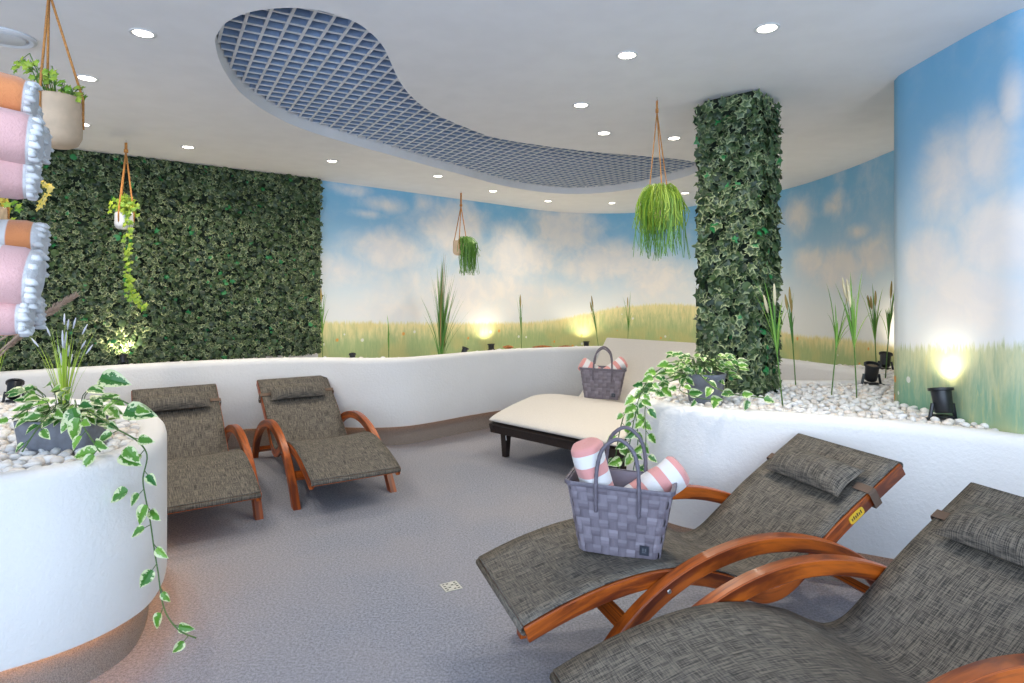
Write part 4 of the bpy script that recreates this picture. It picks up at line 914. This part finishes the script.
# big one, near left
D = 2.1; hk = Vector(((49 - 512) / FPX * D, D, CEIL)); pcn = P(57, 122, D)
R, pc_ = hanging('beige ribbed pot of lime ivy hanging on rope beside the towels', hk, P(49, -8, D).z, pcn, .074, .172, M['pot_beige'])
rs = random.Random(8); ms, ml = MB(), MB()
for k in range(24):
    a = rs.uniform(0, 6.28); r = rs.uniform(.01, .075); b = pc_ + Vector((cos(a) * r * .5, sin(a) * r * .5, .08)); h = rs.uniform(.02, .12) if cos(a) < .6 else rs.uniform(-.01, .06); e = pc_ + Vector((cos(a) * r * 1.15 - .01, sin(a) * r, .08 + h)); ms.tube([b, b.lerp(e, .6) + Vector((0, 0, .02)), e], .0016, 5)
    for j in range(3): ivy_leaf(ml, e + Vector((rs.uniform(-.015, .015), rs.uniform(-.015, .015), rs.uniform(-.03, .01))), (rs.uniform(-.5, .5), -1, rs.uniform(0, .8)), (rs.uniform(-1, 1), 0, -1), rs.uniform(.011, .018))
e = P(18, 62, D) - hk
for j in range(9): ivy_leaf(ml, e + Vector((rs.uniform(-.02, .02), rs.uniform(-.01, .01), rs.uniform(-.03, .012))), (rs.uniform(-.5, .5), -1, .4), (rs.uniform(-1, 1), 0, -1), .014)
ms.tube([pc_ + Vector((-.03, 0, .08)), e + Vector((.04, 0, .03)), e], .0016, 5)
ms.build('stems', M['stem'], R, smooth=True); ml.build('leaves', M['lime_leaf'], R)
# second: in front of the ivy wall
D = 4.8; hk = Vector(((126 - 512) / FPX * D, D, CEIL)); pcn = P(124, 221, D)
R, pc_ = hanging('small white pot with trailing lime vine hanging before the ivy wall', hk, P(126, 152, D).z, pcn, .065, .13, M['lamp_ring'], rr=.006)
rs = random.Random(9); ms, ml = MB(), MB()
for k in range(80): a = rs.uniform(0, 6.28); r = rs.uniform(0, .11); ivy_leaf(ml, pc_ + Vector((cos(a) * r, sin(a) * r, .05 + rs.uniform(0, .17) * (1 - r * 4))), (rs.uniform(-.5, .5), -1, rs.uniform(0, .8)), (rs.uniform(-1, 1), 0, -1), rs.uniform(.02, .034))
trail = crom([(.05, -.03, .05), (.08, -.06, -.05), (.075, -.06, -.25), (.09, -.06, -.45), (.08, -.06, -.62)], 6); trail = [pc_ + p for p in trail]; ms.tube(trail, .003, 5)
tr2 = [pc_ + p for p in crom([(.08, -.06, -.45), (.13, -.06, -.6), (.2, -.06, -.68)], 6)]; ms.tube(tr2, .003, 5)
for p in trail + tr2:
    for j in range(3): ivy_leaf(ml, p + Vector((rs.uniform(-.03, .03), rs.uniform(-.03, .0), rs.uniform(-.02, .02))), (rs.uniform(-.5, .5), -1, rs.uniform(0, .8)), (rs.uniform(-1, 1), 0, -1), rs.uniform(.016, .028))
ms.build('stems', M['stem'], R); ml.build('leaves', M['lime_leaf'], R)
# third: small, over the mural
D = 7.2; hk = Vector(((461 - 512) / FPX * D, D, CEIL)); pcn = P(460, 248, D)
R, pc_ = hanging('small beige pot with dark trailing grass hanging before the cloudy mural', hk, P(461, 206, D).z, pcn, .085, .17, M['pot_beige'], rr=.006)
def strands(R, c, rad, n, lo, hi, mat, seed, wd=.0022, off=(0, 0), top=.08, name='strands'):
    rs = random.Random(seed); m = MB()
    for k in range(n):
        a = rs.uniform(0, 6.28); r = rad * rs.uniform(.25, 1.05); L = rs.uniform(lo, hi); b = c + Vector((off[0] * .6, off[1], top * .4)); ht = top * rs.uniform(.5, 1.3); d = Vector((cos(a), sin(a), 0))
        p1 = b + d * r * .55 + Vector((off[0] * .4, 0, ht)); p2 = b + d * r + Vector((off[0], 0, ht * .3)); p3 = b + d * r * rs.uniform(.85, 1.2) + Vector((off[0] + rs.uniform(-.02, .02), 0, -L * .5)); p4 = p3 + Vector((rs.uniform(-.03, .03), rs.uniform(-.02, .02), -L * .5))
        m.tube(crom([b, p1, p2, p3, p4], 2), wd, 3, cap=False)
    m.build(name, mat, R)
strands(R, pc_, .11, 230, .03, .36, M['needle_dark'], 1, .003, (.06, -.05))
# fourth: the grassy ball left of the pillar
D = 3.75; hk = Vector(((657 - 512) / FPX * D, D, CEIL)); pcn = P(660, 212, D)
R, pc_ = hanging('round mass of fine lime strands hanging on rope left of the ivy pillar', hk, P(657, 112, D).z, pcn, .075, .12, M['pot_beige'], rr=.0035)
strands(R, pc_, .135, 520, .04, .17, M['needle'], 2, .0024, (0, 0), .10); strands(R, pc_, .14, 130, .2, .33, M['needle_dark'], 3, .0018, (0, 0), .08, 'long_strands')
# yellow ivy between the towel stacks (behind them)
D = 2.6; hk = Vector(((-32 - 512) / FPX * D, D, CEIL)); pcn = P(-14, 222, D)
R, pc_ = hanging('pot of yellow-tipped ivy hanging between the two towel stacks', hk, CEIL - .25, pcn, .075, .13, M['pot_beige'])
rs = random.Random(18); ml = MB(); my = MB(); ms = MB()
for k in range(90): a = rs.uniform(0, 6.28); r = rs.uniform(.02, .17); ivy_leaf(ml if rs.random() < .6 else my, pc_ + Vector((cos(a) * r, sin(a) * r * .6 - .03, rs.uniform(.03, .2) - r * .3)), (rs.uniform(-.5, .5), -1, rs.uniform(0, .8)), (rs.uniform(-1, 1), 0, -1), rs.uniform(.016, .028))
tr = [P(2, 205, D), P(14, 186, D), P(30, 178, D), P(44, 184, D), P(50, 188, D), P(44, 198, D), P(38, 208, D)]
ms.tube(crom([p - hk for p in tr], 5), .002, 5)
for p in crom([p - hk for p in tr], 3): ivy_leaf(my, p, (rs.uniform(-.4, .4), -1, rs.uniform(0, .8)), (rs.uniform(-1, 1), 0, -1), rs.uniform(.014, .024))
ms.build('stems', M['stem'], R); ml.build('green_leaves', M['lime_leaf'], R); o = my.build('yellow_leaves', M['yellow_leaf'], R); o['label'] = 'yellow leaves'

# ------------------------------------------------------------------ floor drain
c = Pz(451, 587, 0); R = empty('floor_drain', (c.x, c.y, .001), radians(28), 'small square metal floor drain in the carpet', 'drain')
m = MB(); m.box((0, 0, .0015), (.085, .085, .003)); m.build('cover_plate', M['drain'], R); m = MB()
for i in range(4):
    for j in range(4):
        if (i + j) % 2 == 0 or i in (0, 3): m.box(((i - 1.5) * .019, (j - 1.5) * .019, .0034), (.011, .006, .001))
m.build('slots', M['drain_hole'], R)
